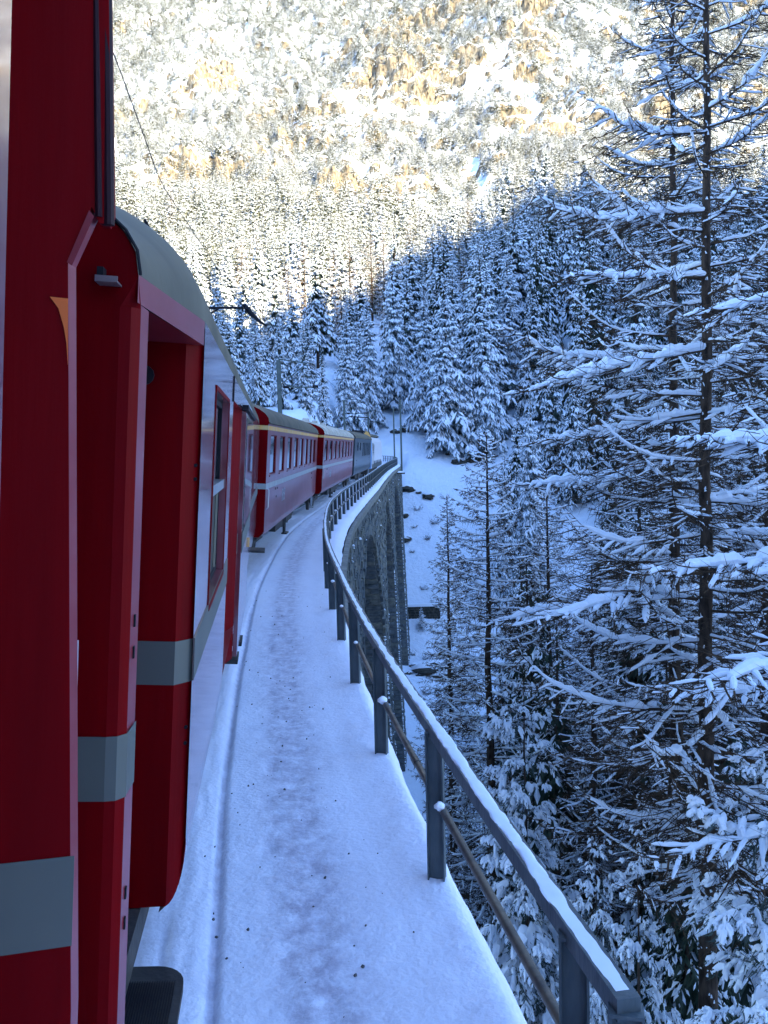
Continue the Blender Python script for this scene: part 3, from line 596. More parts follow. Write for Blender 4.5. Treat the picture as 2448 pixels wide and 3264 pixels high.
# ---- the adjoining coach, seen past its tapered doorway end
def adjoining_coach():
    M, L = frame((-.395-.1236*2.10, 2.10), (-.395-.1236*16.95, 16.95)); t = thing('passenger_coach', None, 'red coach with two recessed doorways and broad silver stripe, right beside the camera', 'railway coach', 'red passenger coaches of the train', M)
    # post and lintel of the tapered end; the doorway between y=.12 and y=1.09
    tx = lambda y: -.07+.07*y/1.12
    b = MB()
    P = lambda y, z, dx=0: [tx(y)+dx, y, z]
    b.add([P(.03, .0), P(.13, .0), P(.13, 2.07), P(.03, 2.07)], [[0, 1, 2, 3]])                       # post
    b.add([P(0, 2.07), P(1.10, 2.10), P(1.10, 2.185), P(0, 2.135)], [[0, 1, 2, 3]])                    # lintel face
    b.add([P(.13, 2.07), P(1.10, 2.10), P(1.10, 2.10, -.5), P(.13, 2.07, -.5)], [[0, 1, 2, 3]])        # lintel underside
    b.build('door_frame', REDP, t)
    b = MB(); b.add([P(.13, 0), P(.13, 2.07), P(.13, 2.07, -.5), P(.13, 0, -.5)], [[0, 1, 2, 3]])
    b.add([[-.5, .1, 0], [-.5, 1.2, 0], [-.5, 1.2, 2.2], [-.5, .1, 2.2]], [[0, 1, 2, 3]]); b.build('recessed_door', RED, t)
    # far cheek of the doorway: flat, then chamfered out to the side, rounded at the foot
    th = [(0.0, .27), (-.012, .15), (-.035, .08), (-.07, .045)]
    def cheek(nm, y, kx, dy, x0, zt, stripe, m=RED, foot=True):
        c = MB(); yk = y; yo = y+dy
        c.add([[x0, y, .02], [kx, y, .04], [kx, y, zt], [x0, y, zt]], [[0, 1, 2, 3]])
        ar = [[kx*(1-math.cos(v)), yo-dy*(1-math.cos(v)), .27-.23*math.sin(v)] for v in np.linspace(0, np.pi/2, 9)]
        c.add(ar+[[kx, yk, zt], [0, yo, zt]], [[10, 9, 8]]+[[10, i+1, i] for i in range(8)]); o = c.build(nm, m, t, fixn=False)
        s = MB(); s.add([[x0, y-.002, .87], [kx, y-.002, .87], [kx, y-.002, 1.03], [x0, y-.002, 1.03], [.0, yo-.002, .87], [.0, yo-.002, 1.03]], [[0, 1, 2, 3], [1, 4, 5, 2]]); s.build('silver_stripe', SILV, t)
        return o
    cheek('door_jamb', 1.07, -.06, .07, -.5, 2.12, True)
    q = MB()
    for z in (.64, .70, 1.62, 1.67): q.tube([(-.016, 1.127, z), (-.016, 1.115, z)], .007, 8)
    q.build('bolts', GUN, t, kind='stuff')
    q = MB()
    for z in (.52, .60, 1.22, 1.30): q.box((tx(.08)-.002, .08, z), (.012, .012, .03))
    q.build('hinge_bolts', GUN, t, kind='stuff')
    q = MB(); q.tube([(-.2, 1.065, 1.98), (-.2, 1.045, 1.98)], .035, 12); q.build('dark_disc', GUN, t)  # small dark disc near the top of the jamb
    # end wall, chamfered to the post
    e = MB(); zt = 2.13
    a = np.linspace(0, np.pi/2, 14); arc = [[-1.33+1.26*math.cos(v), 0, zt+.34*math.sin(v)**.85] for v in a]
    e.add([[-1.33, 0, -.2]]+[[-.11, 0, -.2], [-.11, 0, 2.06]]+arc+[[-1.33, 0, zt]], [[0, i, i+1] for i in range(1, 17)])
    e.add([[-.11, 0, -.2], [-.085, .006, -.2], [-.066, .03, -.2], [-.11, 0, 2.06], [-.085, .006, 2.06], [-.066, .03, 2.06]], [[0, 1, 4, 3], [1, 2, 5, 4]])
    e.add([[-.11, 0, 2.06], [-.066, .03, 2.06], [-.07, .0, 2.135]], [[0, 1, 2]])
    e.build('end_wall', RED, t)
    s = MB(); s.add([[-.6, -.003, .87], [-.11, -.003, .87], [-.084, .003, .87], [-.063, .03, .87], [-.6, -.003, 1.03], [-.11, -.003, 1.03], [-.084, .003, 1.03], [-.063, .03, 1.03]], [[0, 1, 5, 4], [1, 2, 6, 5], [2, 3, 7, 6]]); s.build('silver_stripe', SILV, t)
    s = MB(); s.add([[-.068+.003, .03, .87], [tx(.13)+.003, .13, .87], [tx(.13)+.003, .13, 1.03], [-.065, .03, 1.03]], [[0, 1, 2, 3]]); s.build('silver_stripe', SILV, t)
    q = MB(); q.box((-.245, -.004, 1.17), (.13, .004, .19)); q.build('notice_plate', WHITEP, t)
    # little drip shelf at the roof corner
    q = MB(); q.box((-.132, -.03, 2.105), (.05, .06, .004), 0); q.box((-.132, -.058, 2.112), (.05, .004, .01)); q.build('drip_shelf', ALU, t)
    q = MB(); q.box((-.15, -.02, 2.125), (.014, .04, .03)); q.build('shelf_bracket', GUN, t)
    # end lip of the roof
    q = MB(); q.tube([[p[0]+.006, -.006, p[2]+.003] for p in arc], .004, 6); q.build('roof_lip', GUN, t)
    # main side with window and sliding door
    b = MB(); holes = [(1.86, 3.02, 1.03, 1.99), (3.56, 5.15, .05, 2.04), (10.1, 11.3, 1.09, 2.0)]
    wall_with_holes(b, 1.12, L, .27, 2.185, [holes[0], (3.56, 5.15, .27, 2.04), holes[2]])
    for a_, c_ in ((1.12, 3.56), (5.15, L)): b.grid(np.stack([[[x, y, z] for (x, z) in ((0, .27), (-.012, .13), (-.05, .03), (-.09, -.01))] for y in (a_, c_)], 0))
    b.grid(np.array([[[-W0, y, z] for z in (2.2, -.03)] for y in (0., L)])); b.build('body', [REDS], t)
    s = MB(); 
    for a_, c_ in ((1.14, 3.56), (5.15, L)): s.box((.0015, (a_+c_)/2, .95), (.006, c_-a_, .16))
    s.build('silver_stripe', SILV, t)
    w = window(t, *holes[0], fw=.035, bar=1.53, fm=GUN)
    q = MB(); q.box((-.044, 2.45, 1.27), (.004, 1.0, .46)); q.build('opening_shade_sheet', BLACK, w)  # opaque dark sheet paints the unlit interior behind the lowered sash
    for i, yy in enumerate((2.0, 2.25, 2.75)): q = MB(); q.tube([(-.038, yy, 1.08), (-.038, yy+.02, 1.5)], .012, 6); q.build('curtain_fold', mat('curtain', (.12, .11, .08)), w)
    q = MB(); q.box((.001, 1.845, 1.5), (.006, .02, 1.0)); q.box((.001, 3.04, 1.5), (.008, .03, 1.0)); q.box((.001, 2.44, 2.003), (.008, 1.2, .02)); q.box((.001, 2.44, 1.014), (.012, 1.2, .025)); q.build('window_surround', RED, t)
    window(t, *holes[2], fm=RED)
    q = MB(); q.box((.002, 3.5, 2.105), (.01, .025, .16)); q.build('panel_joint', GUN, t)
    # second doorway: recess, far jamb, sliding leaf hung outside
    b = MB(); b.add([[-.45, 3.5, .0], [-.45, 5.2, .0], [-.45, 5.2, 2.1], [-.45, 3.5, 2.1]], [[0, 1, 2, 3]]); b.build('recessed_door', RED, t)
    b = MB(); b.add([[-.45, 4.9, .0], [-.06, 4.9, .0], [-.06, 4.9, 2.04], [-.45, 4.9, 2.04]], [[0, 1, 2, 3]]); b.add([[-.06, 4.9, 0], [.0, 5.15, 0], [.0, 5.15, 2.04], [-.06, 4.9, 2.04]], [[0, 1, 2, 3]]); b.build('door_jamb', RED, t)
    s = MB(); s.add([[-.45, 4.897, .87], [-.06, 4.897, .87], [-.06, 4.897, 1.03], [-.45, 4.897, 1.03]], [[0, 1, 2, 3]]); s.build('silver_stripe', SILV, t)
    d = MB(); d.box((.018, 6.5, 1.02), (.035, 2.6, 2.03)); dl = d.build('sliding_door', REDS, t)
    g = MB(); g.box((.038, 6.55, 1.52), (.006, 2.3, .94)); g.build('pane', GLASS, dl)
    g = MB(); g.box((.04, 6.5, .95), (.004, 2.6, .16)); g.build('silver_stripe', SILV, dl)
    g = MB(); g.box((.045, 7.5, .72), (.02, .05, .1)); g.build('door_handle', YEL, dl)
    g = MB(); g.box((.03, 6.45, 2.06), (.05, 2.9, .04)); g.build('door_track', GUN, t)
    for yy, xx in ((5.6, .03), (6.3, .04)): q = MB(); q.box((xx-.06, yy, -.10), (.14, .32, .04)); q.box((xx-.10, yy, -.04), (.06, .2, .12)); q.build('footstep', BLACK, t)
    q = MB(); q.box((.08, 13.5, -.05), (.24, .5, .04)); q.build('footstep', BLACK, t)
    # roof with lowered end
    r, G = roof_mesh(L, W0-.14, 2.135, .60, over=.0, end0=.26, end1=.0, dl=1.5, n=30)
    rr = MB(); sh = np.array(G); sh[..., 0] -= .07; yy = sh[..., 1]; k = sstep(0, 1.12, yy)
    sh[..., 0] += k*.055*np.sign(sh[..., 0]+1.33)*(np.abs(sh[..., 0]+1.33)/1.26); sh[..., 2] += k*.05; rr.grid(sh); rr.build('roof', ROOFG, t, smooth=True)
    # A-shaped iron on the roof
    q = MB(); x0, y0, z0 = -.30, 1.62, 2.50
    q.bar((x0, y0, z0), (x0, y0, z0+.15), .012, .012); q.bar((x0, y0, z0+.15), (x0+.055, y0, z0+.055), .012, .012); q.bar((x0, y0, z0+.06), (x0+.06, y0, z0+.055), .01, .01); q.bar((x0-.05, y0, z0+.09), (x0, y0, z0+.05), .012, .012)
    q.build('roof_iron', GUN, t)
    underframe(t, L, W0)
    # rounded rubber step under the first doorway
    pts = [(-.35, .32), (-.35, .98), (-.07, .98)]+[(-.07+.10*math.sin(v), .88+.10*math.cos(v)) for v in np.linspace(0, np.pi/2, 7)]+[(.03, .32)]
    q = MB(); q.prism(pts, (0, -.0, -.17), (1, 0, 0), (0, 1, 0), (0, 0, 1), .035); st = q.build('doorstep', BLACK, t)
    q = MB()
    for i in range(20): q.box((-.16+i*.0085, .58, -.131), (.003, .6, .006))
    q.build('tread_ribs', GUN, st, kind='stuff')
    # near buffer beam
    return t
adjoining_coach()
# ---- the camera's own coach: side wall beside the lens and its end panel
def own_coach():
    M, _ = frame((-.395-.1236*2.10, 2.10), (-.395-.1236*16.95, 16.95)); t = thing('passenger_coach', None, 'red coach at the left picture edge with orange wedge and pinkish glossy side', 'railway coach', 'red passenger coaches of the train', M)
    b = MB(); b.box((-.03, -5.0, 1.3), (.06, 7.46, 2.9)); b.build('side_wall', REDS, t)
    b = MB(); b.add([[-.5, -1.4, -.1], [-.5, -.6, -.1], [-.5, -.6, 2.75], [-.5, -1.4, 2.75]], [[0, 1, 2, 3]]); b.build('recessed_door', RED, t)
    b = MB(); b.box((-W0/2-.3, -.62, 1.3), (W0-.62, .05, 2.9)); b.build('end_wall', RED, t)
    b = MB(); b.box((-W0+.03, -4.75, 1.3), (.06, 8.2, 2.9)); b.build('far_side_wall', REDS, t)
    r, G = roof_mesh(8.1, W0, 2.75, .45, dl=.5); r.V = [v+np.array([0, -8.75, 0]) for v in r.V]; r.build('roof', ROOFG, t, smooth=True)
    # end panel: narrow below, wider above shoulder height
    poly = [(-.6, -.6), (-.047, -.6), (-.047, .75), (-.085, 2.03), (-.055, 2.115), (-.052, 2.125), (-.04, 2.10), (-.027, 2.10), (-.021, 2.12), (-.055, 2.9), (-.6, 2.9)]
    q = MB(); q.prism(poly, (0, -.62, 0), (1, .25, 0), (0, 0, 1), (0, 1, 0), .035); q.build('end_panel', [RED], t)
    # folded light edge strip
    q = MB(); q.add([[-.047, -.63, -.6], [-.043, -.59, -.6], [-.047, -.63, .75], [-.043, -.59, .75], [-.085, -.64, 2.03], [-.081, -.60, 2.03], [-.055, -.632, 2.115], [-.046, -.60, 2.115]], [[0, 1, 3, 2], [2, 3, 5, 4], [4, 5, 7, 6]]); q.build('edge_trim', REDP, t)
    q = MB(); q.add([[-.086, -.645, 2.03], [-.078, -.645, 2.025], [-.047, -.637, 2.108], [-.055, -.637, 2.118]], [[0, 1, 2, 3]]); q.build('corner_brace', REDP, t)
    q = MB(); q.tube([(-.027, -.62, 2.10), (-.033, -.62, 2.25), (-.061, -.62, 2.9)], .010, 10); q.tube([(-.041, -.63, 2.11), (-.047, -.63, 2.25), (-.075, -.63, 2.9)], .006, 8); q.build('rubber_gasket', MAROON, t, kind='stuff')
    q = MB(); q.prism([(-.6, .87), (-.0485, .87), (-.0485, 1.03), (-.6, 1.03)], (0, -.622, 0), (1, .25, 0), (0, 0, 1), (0, 1, 0), .001); q.build('silver_stripe', SILV, t)
    q = MB(); q.prism([(-.110, 1.972), (-.083, 1.972), (-.0805, 1.865), (-.0835, 1.90), (-.088, 1.925), (-.097, 1.955)], (0, -.6225, 0), (1, .25, 0), (0, 0, 1), (0, 1, 0), .001); q.build('orange_wedge', ORANGE, t)
own_coach()
# ---- locomotive
def locomotive():
    M, L = frame((-.93, 71.6), (-.10, 87.2)); t = thing('electric_locomotive', None, 'white electric locomotive with light blue cab end and raised pantograph leading the train', 'locomotive', None, M)
    W = 2.75; b = MB()
    def sect(y, inn=0., top=2.42): return [[-.0-inn, y, -.1], [0-inn, y, .9], [-.10-inn, y, 2.1], [-.30-inn, y, top], [-W/2, y, top+.12], [-W+.30+inn, y, top], [-W+.10+inn, y, 2.1], [-W+inn, y, .9], [-W+inn, y, -.1]]
    def sl(y, z): return y
    secs = []
    for y, tilt in ((.0, .35), (.9, .12), (L-.9, -.12), (L, -.35)):
        s = np.array(sect(y)); s[:, 1] += np.clip((s[:, 2]-1.0)/1.4, 0, 1)*tilt*2; secs.append(s)
    G = np.array(secs); b.grid(G); b.build('body', WHITEP, t)
    e = MB(); r = secs[0]; c = r.mean(0)[None]; n = len(r); e.add(np.concatenate([r, c]), [[n, (i+1) % n, i] for i in range(n)]); r = secs[-1]; c = r.mean(0)[None]; e.add(np.concatenate([r, c]), [[n, i, (i+1) % n] for i in range(n)]); e.build('cab_end', LBLUE, t)
    q = MB(); q.add([[-.35, .20, 1.15], [-1.15, .20, 1.15], [-1.15, .62, 2.05], [-.42, .62, 2.05]], [[0, 1, 2, 3]]); q.add([[-1.6, .20, 1.15], [-2.4, .20, 1.15], [-2.3, .62, 2.05], [-1.6, .62, 2.05]], [[0, 1, 2, 3]]); q.V = [v-np.array([0, .09, 0]) for v in q.V]; q.build('cab_window', GLASS, t)
    q = MB(); q.box((-.045, 1.6, 1.55), (.05, .8, .85), R=np.array(Matrix.Rotation(-.08, 3, 'Y'))); q.build('side_window', GLASS, t)
    q = MB(); q.box((.004, 2.4, .9), (.02, .06, 1.9)); q.box((.004, 1.05, .9), (.02, .06, 1.9)); q.build('door_seam', GUN, t)
    q = MB(); q.box((.012, L/2, .08), (.03, L-1.6, .34)); q.build('skirt', SILV, t)
    for k in range(5): q = MB(); q.box((.03, 3.2+k*2.3, .35), (.01, .7, .28)); q.build('grille', GUN, t)
    q = MB(); q.box((-W/2, L/2+.2, 2.62), (W-.75, L-2.6, .22), taper=.9); q.build('roof', ROOFG, t)
    for k in range(5): q = MB(); q.box((-W/2+random.uniform(-.3, .3), 3+k*2.4, 2.84), (1.0, 1.1, .26), taper=.8); q.build('roof_equipment', BLACK, t)
    # orange headboard with two red rings
    q = MB(); q.prism([(-.95, 2.35), (-.1, 2.25), (-.45, 2.85), (-.62, 2.92)], (0, .55, 0), (1, 0, 0), (0, 0, 1), (0, 1, 0), .12); q.build('orange_headboard', mat('pale_orange_board', (.75, .42, .12)), t)
    for x in (-.62, -.32):
        a = np.linspace(0, 2*np.pi, 15); q = MB(); q.tube(np.stack([x+.09*np.cos(a), a*0+.42, 2.28+.09*np.sin(a)], -1), .028, 5, cap=False); q.build('red_ring', RED, t)
    p = MB(); cx = -W/2; y0 = 1.5
    base, knee, top = 2.8, 3.15, 4.05
    for s in (-1, 1):
        p.bar((cx+s*.18, y0, 2.85), (cx+s*.15, y0+.9, 3.35), .05, .05); p.bar((cx+s*.15, y0+.9, 3.35), (cx+s*.60, y0+.1, top), .035, .035)
    p.bar((cx-.8, y0+.1, top), (cx+.8, y0+.1, top), .06, .05); p.bar((cx-.8, y0+.35, top-.03), (cx+.8, y0+.35, top-.03), .06, .05)
    for s in (-1, 1): p.bar((cx+s*.8, y0+.22, top), (cx+s*1.0, y0+.22, top-.22), .05, .05); p.tube([(cx+s*.4, y0, 2.7), (cx+s*.4, y0, 2.98)], .07, 8)
    p.box((cx, y0+.3, 2.86), (1.1, 1.0, .06)); p.build('pantograph', GUN, t)
    b = MB(); b.box((-W/2, L/2, -.4), (W-.8, L-1.6, .45)); b.build('underframe', BLACK, t)
    for y in (2.3, 4.7, L-4.7, L-2.3): wheelset(t, y, W)
    for x in (-.6, -2.1): q = MB(); q.tube([(x, .05, .1), (x, -.4, .1)], .07, 8); q.tube([(x, -.4, .1), (x, -.45, .1)], .18, 12); q.build('buffer', BLACK, t)
locomotive()
# ------------------------------------------------------------------ overhead line
def mast(x, y, z0, z1, arm, label, w=.17, bracket=False):
    t = thing('catenary_mast', (x, y, z0), label, 'mast', 'overhead line masts along the track')
    b = MB(); b.box((0, 0, (z1-z0)/2), (w, .05, z1-z0)); b.box((0, .09, (z1-z0)/2), (w, .012, z1-z0)); b.box((0, -.09, (z1-z0)/2), (w, .012, z1-z0)); b.build('pole', MASTM, t)
    if arm:
        s = 1 if arm > 0 else -1; zz = 5.7-z0+ (.1)
        b = MB(); b.tube([(0, 0, zz+.05), (arm, 0, zz-.02)], .035, 6); b.tube([(0, 0, zz+1.5), (arm*.75, 0, zz+1.25)], .035, 6); b.tube([(0, 0, zz-.5), (arm*.55, 0, zz)], .03, 6); b.tube([(0, 0, zz+.1), (arm*.75, 0, zz+1.25)], .03, 6); b.build('cantilever_arm', MASTM, t)
        for fr in (.18, .95): q = MB(); q.tube([(arm*fr-s*.15, 0, zz+.04), (arm*fr+s*.15, 0, zz+.02)], .07, 8); q.build('insulator', GUN, t)
    if bracket: q = MB(); q.box((-.1, 0, -.06), (.9, .7, .16)); q.build('bracket', ROCKD, t); q = MB(); q.box((-.1, 0, .10), (.8, .6, .18), taper=.7); q.build('snow_clump', SNOWT, t)
    return t
mast(-6.3, 20, -.2, 7.2, 0, 'mast hidden behind the near coach roof that carries the black arm', .2)
t = thing('cantilever_bracket', (-6.3, 20, 5.6), 'dark bracket arm with insulator reaching out over the near coach roof', 'bracket arm', 'overhead line masts along the track')
b = MB(); b.tube([(0, 0, .22), (3.35, 0, .16)], .028, 8); b.tube([(1.9, 0, -.35), (2.75, 0, .17)], .024, 8); b.build('arm', GUN, t)
b = MB(); b.tube([(3.3, 0, .22), (3.42, 0, .06), (3.62, 0, -.14), (3.8, 0, -.26)], [.05, .06, .035, .02], 8); b.build('insulator', GUN, t)
for k in range(3): b = MB(); b.tube([(3.26+k*.07, 0, .16-k*.03), (3.285+k*.07, 0, .155-k*.03)], .085, 10); b.build('insulator_disc', GUN, t)
mast(-5.35, 47, -.5, 7.25, 2.0, 'tallest green mast rising behind the nearest red coach roof', .22)
mast(-3.6, 86, -.5, 7.1, 2.2, 'green mast beside the pantograph, behind the blue coach', .22)
mast(-1.75, 115, -.5, 6.9, 2.0, 'mast standing just behind the white locomotive roof', .2)
mast(-7.4, 148, 1.0, 7.2, -3.6, 'small far mast with arm seen over the coach roofs', .2)
mast(2.12, 100, -.45, 7.75, 0, 'tallest grey mast on a bracket outside the viaduct railing', .2, True)
mast(1.62, 121, -.2, 7.9, 0, 'thinner mast inside the bend of the railing past the locomotive', .2)
def wires():
    P1 = [(-2.0, -8, 6.3), (-1.6, 0, 6.6), (-2.3, 8.2, 6.14), (-2.7, 11.4, 5.98), (-2.95, 20, 5.66), (-3.3, 34, 5.85), (-3.4, 47, 5.75), (-2.4, 66, 5.9), (-1.6, 86, 5.75), (-.7, 100, 5.85), (.15, 115, 5.75), (-.9, 132, 5.85), (-4.0, 148, 5.75)]
    P2 = [(-3.1, 20, 5.9), (-3.35, 33, 6.25), (-3.75, 47, 7.05), (-2.7, 66, 6.4), (-1.9, 86, 7.05), (-.8, 100, 6.6), (-.1, 115, 7.0), (-1.5, 132, 6.6), (-4.6, 148, 7.0)]
    for nm, P, lab in (('contact_wire', P1, 'thin black overhead wire running down past the near coach roof'), ('carrying_wire', P2, 'thin carrying wire hung between the masts above the far coaches')):
        P = np.array(P); s = np.arange(len(P)); u = np.linspace(0, len(P)-1, len(P)*8); Q = np.stack([np.interp(u, s, P[:, i]) for i in range(3)], 1)
        b = MB(); b.tube(Q, .006 if nm == 'contact_wire' else .012, 5); b.build(nm, WIRE, label=lab, cat='overhead wire')
wires()
# ------------------------------------------------------------------ trees
class TB:                                                 # fast triangle/quad soup for one tree crown
    def __init__(s): s.q = []; s.qm = []; s.t = []; s.tm = []
    def quads(s, A, m): s.q.append(A.reshape(-1, 4, 3)); s.qm.append(np.full(len(s.q[-1]), m))
    def tris(s, A, m): s.t.append(A.reshape(-1, 3, 3)); s.tm.append(np.full(len(s.t[-1]), m))
    def mesh(s, name, mats, smooth=False):
        b = MB()
        for arr, ms, k in ((s.q, s.qm, 4), (s.t, s.tm, 3)):
            if arr:
                A = np.concatenate(arr); b.V.append(A.reshape(-1, 3)); b.F.append(np.arange(len(A)*k).reshape(-1, k)+b.n); b.M.append(np.concatenate(ms)); b.n += len(A)*k
        return b.mesh(name, mats, smooth)
def lobe(tb, P, D, L, w, th, rng, snow=True, needles=True, ns=1.0, mneed=0, msnow=1):
    """P start, D direction (n,3), L length, w half width, th snow thickness: drooping tufts, dark needles under a pad of snow"""
    n = len(P); up = np.array([0, 0, 1.])
    S = np.cross(D, up); S /= np.linalg.norm(S, axis=1)[:, None]+1e-9; U = np.cross(S, D)
    L = L[:, None]; w = w[:, None]; th = th[:, None]
    mid = P+D*L*.5; end = P+D*L-up*L*.12
    if needles:
        wn = w*1.1; a = mid+S*wn-U*th*.4-up*w*.3; b = mid-S*wn-U*th*.4-up*w*.3; e = end+D*L*.22-up*L*.10; lo = mid-up*(w*.7+th*.6)
        tb.tris(np.stack([P, b, lo], 1), mneed); tb.tris(np.stack([P, lo, a], 1), mneed); tb.tris(np.stack([b, e, lo], 1), mneed); tb.tris(np.stack([lo, e, a], 1), mneed)
        tb.tris(np.stack([P, a, e], 1), mneed); tb.tris(np.stack([P, e, b], 1), mneed)
    if snow:
        a = mid+S*w*ns+D*L*.05; b = mid-S*w*ns+D*L*.1; t = mid+U*th; P2 = P+U*th*.3; e = end+U*th*.2; f = mid-U*th*.25+D*L*.2
        for q in ((P2, t, b), (P2, a, t), (e, b, t), (e, t, a), (e, f, b), (e, a, f)): tb.tris(np.stack(q, 1), msnow)
def rot_dirs(D, ang, tilt):
    """turn direction rows sideways by ang and tilt them down"""
    up = np.array([0, 0, 1.]); S = np.cross(D, up); S /= np.linalg.norm(S, axis=1)[:, None]+1e-9
    V = D*np.cos(ang)[:, None]+S*np.sin(ang)[:, None]; V[:, 2] -= tilt; return V/np.linalg.norm(V, axis=1)[:, None]
def fine_lobes(tb, P, D, L, w, th, rng, k=9):
    # near trees: rounded snow pads with ragged needle fringe
    n = len(P); up = np.array([0, 0, 1.]); S = np.cross(D, up); S /= np.linalg.norm(S, axis=1)[:, None]+1e-9; U = np.cross(S, D)
    t = np.array([0, .12, .35, .62, .86, 1.]); prof = np.array([.3, .85, 1.0, .95, .8, .3]); a = np.linspace(0, 2*np.pi, 8)[:-1]
    wob = 1+rng.normal(0, .20, (n, 6, 7)); C = P[:, None]+D[:, None]*(L[:, None]*t)[..., None]-up*(L[:, None]*t**2*.15)[..., None]
    R = (w[:, None]*prof)[..., None]*wob
    ring = C[:, :, None]+S[:, None, None]*(R*np.cos(a))[..., None]+U[:, None, None]*((R*np.sin(a)*np.where(np.sin(a) > 0, 1, .4))*(th/w)[:, None, None])[..., None]
    i2 = (np.arange(7)+1) % 7
    q = np.stack([ring[:, :-1], ring[:, 1:], ring[:, 1:][:, :, i2], ring[:, :-1][:, :, i2]], 3)
    tb.quads(q, 1)
    # needle sprays poking out below and at the sides
    for _ in range(k):
        f = rng.uniform(.1, 1.0, n); base = P+D*(L*f)[:, None]-up*(th*.25)[:, None]; ang = rng.uniform(-1.5, 1.5, n)
        V = rot_dirs(D, ang, rng.uniform(.15, .9, n)); l = w*rng.uniform(1.2, 2.8, n); s2 = np.cross(V, up); s2 /= np.linalg.norm(s2, axis=1)[:, None]+1e-9
        wd = (w*rng.uniform(.07, .16, n))[:, None]
        tb.tris(np.stack([base+s2*wd, base+V*l[:, None], base-s2*wd], 1), 0)
        tb.tris(np.stack([base+up*wd, base+V*l[:, None]*.9, base-up*wd], 1), 0)
def spruce_mesh(seed, H, R, levels, nb, twigs, fine=False, z0=.10, bare=0., droop=.5, snow=1.0, gaps=.08, snowf=.93, pe=.80):
    rng = np.random.default_rng(seed); tb = TB(); P, D, L, w, th, T_ = [], [], [], [], [], []
    zs = z0*H+(1-z0)*H*(np.linspace(0, 1, levels)**.92); spread = rng.uniform(.75, 1.2, 12)
    for i, z in enumerate(zs):
        f = (z-z0*H)/(H*(1-z0)); n = max(3, int(nb*(1-.45*f)+rng.integers(0, 2)))
        for k in range(n):
            if rng.random() < gaps: continue
            az = 2*np.pi*(k+rng.random()*.8)/n+i*.7; oct_ = int(az/(2*np.pi)*12) % 12
            l = R*((1-f)**pe+.03)*rng.uniform(.62, 1.08)*spread[oct_]
            dr = droop*(1-f)**.5*rng.uniform(.7, 1.3)-.35*f
            d = np.array([math.cos(az), math.sin(az), 0]); zz = z+rng.uniform(-.4, .4)*H/levels
            m = twigs if l > R*.35 else max(2, twigs//2)
            for j in range(m):
                t = (j+.7)/m; bp = np.array([0, 0, zz])+d*l*t-np.array([0, 0, 1.])*l*dr*(t**1.6)*.9+np.array([0, 0, 1])*l*.10*t**3
                slope = np.array([d[0], d[1], -dr*1.4*t**.6+.25*t**2]); slope /= np.linalg.norm(slope)
                wl = l*(.50*(1-t*.55)+.08)
                for s in (-1, 1):
                    P.append(bp); D.append((slope, s*rng.uniform(.5, 1.15), rng.uniform(.15, 1.2))); L.append(wl*rng.uniform(.7, 1.2)); w.append(1); T_.append(t*(1 if f > .12 else .75))
            P.append(np.array([0, 0, zz])+d*l*.80-np.array([0, 0, 1.])*l*dr*.55); D.append((slope, 0., .2)); L.append(l*.34); w.append(1); T_.append(1.)
    P = np.array(P); D0 = np.array([x[0] for x in D]); ang = np.array([x[1] for x in D]); tl = np.array([x[2] for x in D]); L = np.array(L)
    V = rot_dirs(D0, ang, tl); ww = np.clip(L*rng.uniform(.18, .36, len(L)), .03*R*.6, .16*R); th = ww*rng.uniform(.7, 1.25, len(L))*snow
    T_ = np.array(T_); bl = vnoise(P[:, 0]*1.3+seed, P[:, 2]*1.1+P[:, 1]*1.7); psn = snowf*np.clip((T_-.12)*3.2, .05, 1)*np.clip(.45+1.3*bl, .3, 1.1)
    if fine:
        # each lobe of a near tree splits in finger-like pads
        for a, s in ((0, .62), (.1, .5), (.5, .55), (-.5, .55), (.95, .42), (-.95, .42)):
            vv = rot_dirs(V, ang*0+a+rng.normal(0, .15, len(L)), rng.uniform(-.05, .55, len(L))); st = P+V*(L*(.05 if a == 0 else .55 if a == .1 else .22+.25*rng.random(len(L))))[:, None]
            keep = (rng.random(len(L)) < psn*(.96 if a == 0 else .78))
            fine_lobes(tb, st[keep], vv[keep], (L*s)[keep], (ww*.36)[keep]*rng.uniform(.6, 1.3, keep.sum()), (th*.5)[keep], rng, 14)
        # bare dark sprays inside and between the pads
        for _ in range(26):
            f = rng.uniform(0, 1.05, len(L)); V3 = rot_dirs(V, rng.normal(0, .8, len(L)), rng.uniform(-.1, 1.1, len(L))); b0 = P+V*(L*f)[:, None]+rng.normal(0, .05, P.shape)*L[:, None]; l3 = (L*rng.uniform(.12, .34, len(L)))[:, None]; s3 = np.cross(V3, rng.normal(0, 1, P.shape)); s3 /= np.linalg.norm(s3, axis=1)[:, None]+1e-9; w3 = (L*rng.uniform(.015, .04, len(L)))[:, None]
            tb.tris(np.stack([b0-s3*w3, b0+s3*w3, b0+V3*l3], 1), 0)
    else:
        P = np.concatenate([P, P+V*(L*.35)[:, None]]); V = np.concatenate([rot_dirs(V, rng.normal(.25, .2, len(L)), rng.uniform(-.1, .3, len(L))), rot_dirs(V, rng.normal(-.3, .3, len(L)), rng.uniform(0, .6, len(L)))]); psn = np.tile(psn, 2)
        ww = np.concatenate([ww*.68, ww*.6]); th = np.concatenate([th*.7, th*.65]); L = np.concatenate([L*.85, L*.7])*rng.uniform(.7, 1.2, 2*len(L)); sn = rng.random(len(L)) < psn
        lobe(tb, P[sn], V[sn], L[sn], ww[sn], th[sn], rng); lobe(tb, P[~sn], V[~sn], L[~sn], ww[~sn], th[~sn], rng, snow=False)
    return tb
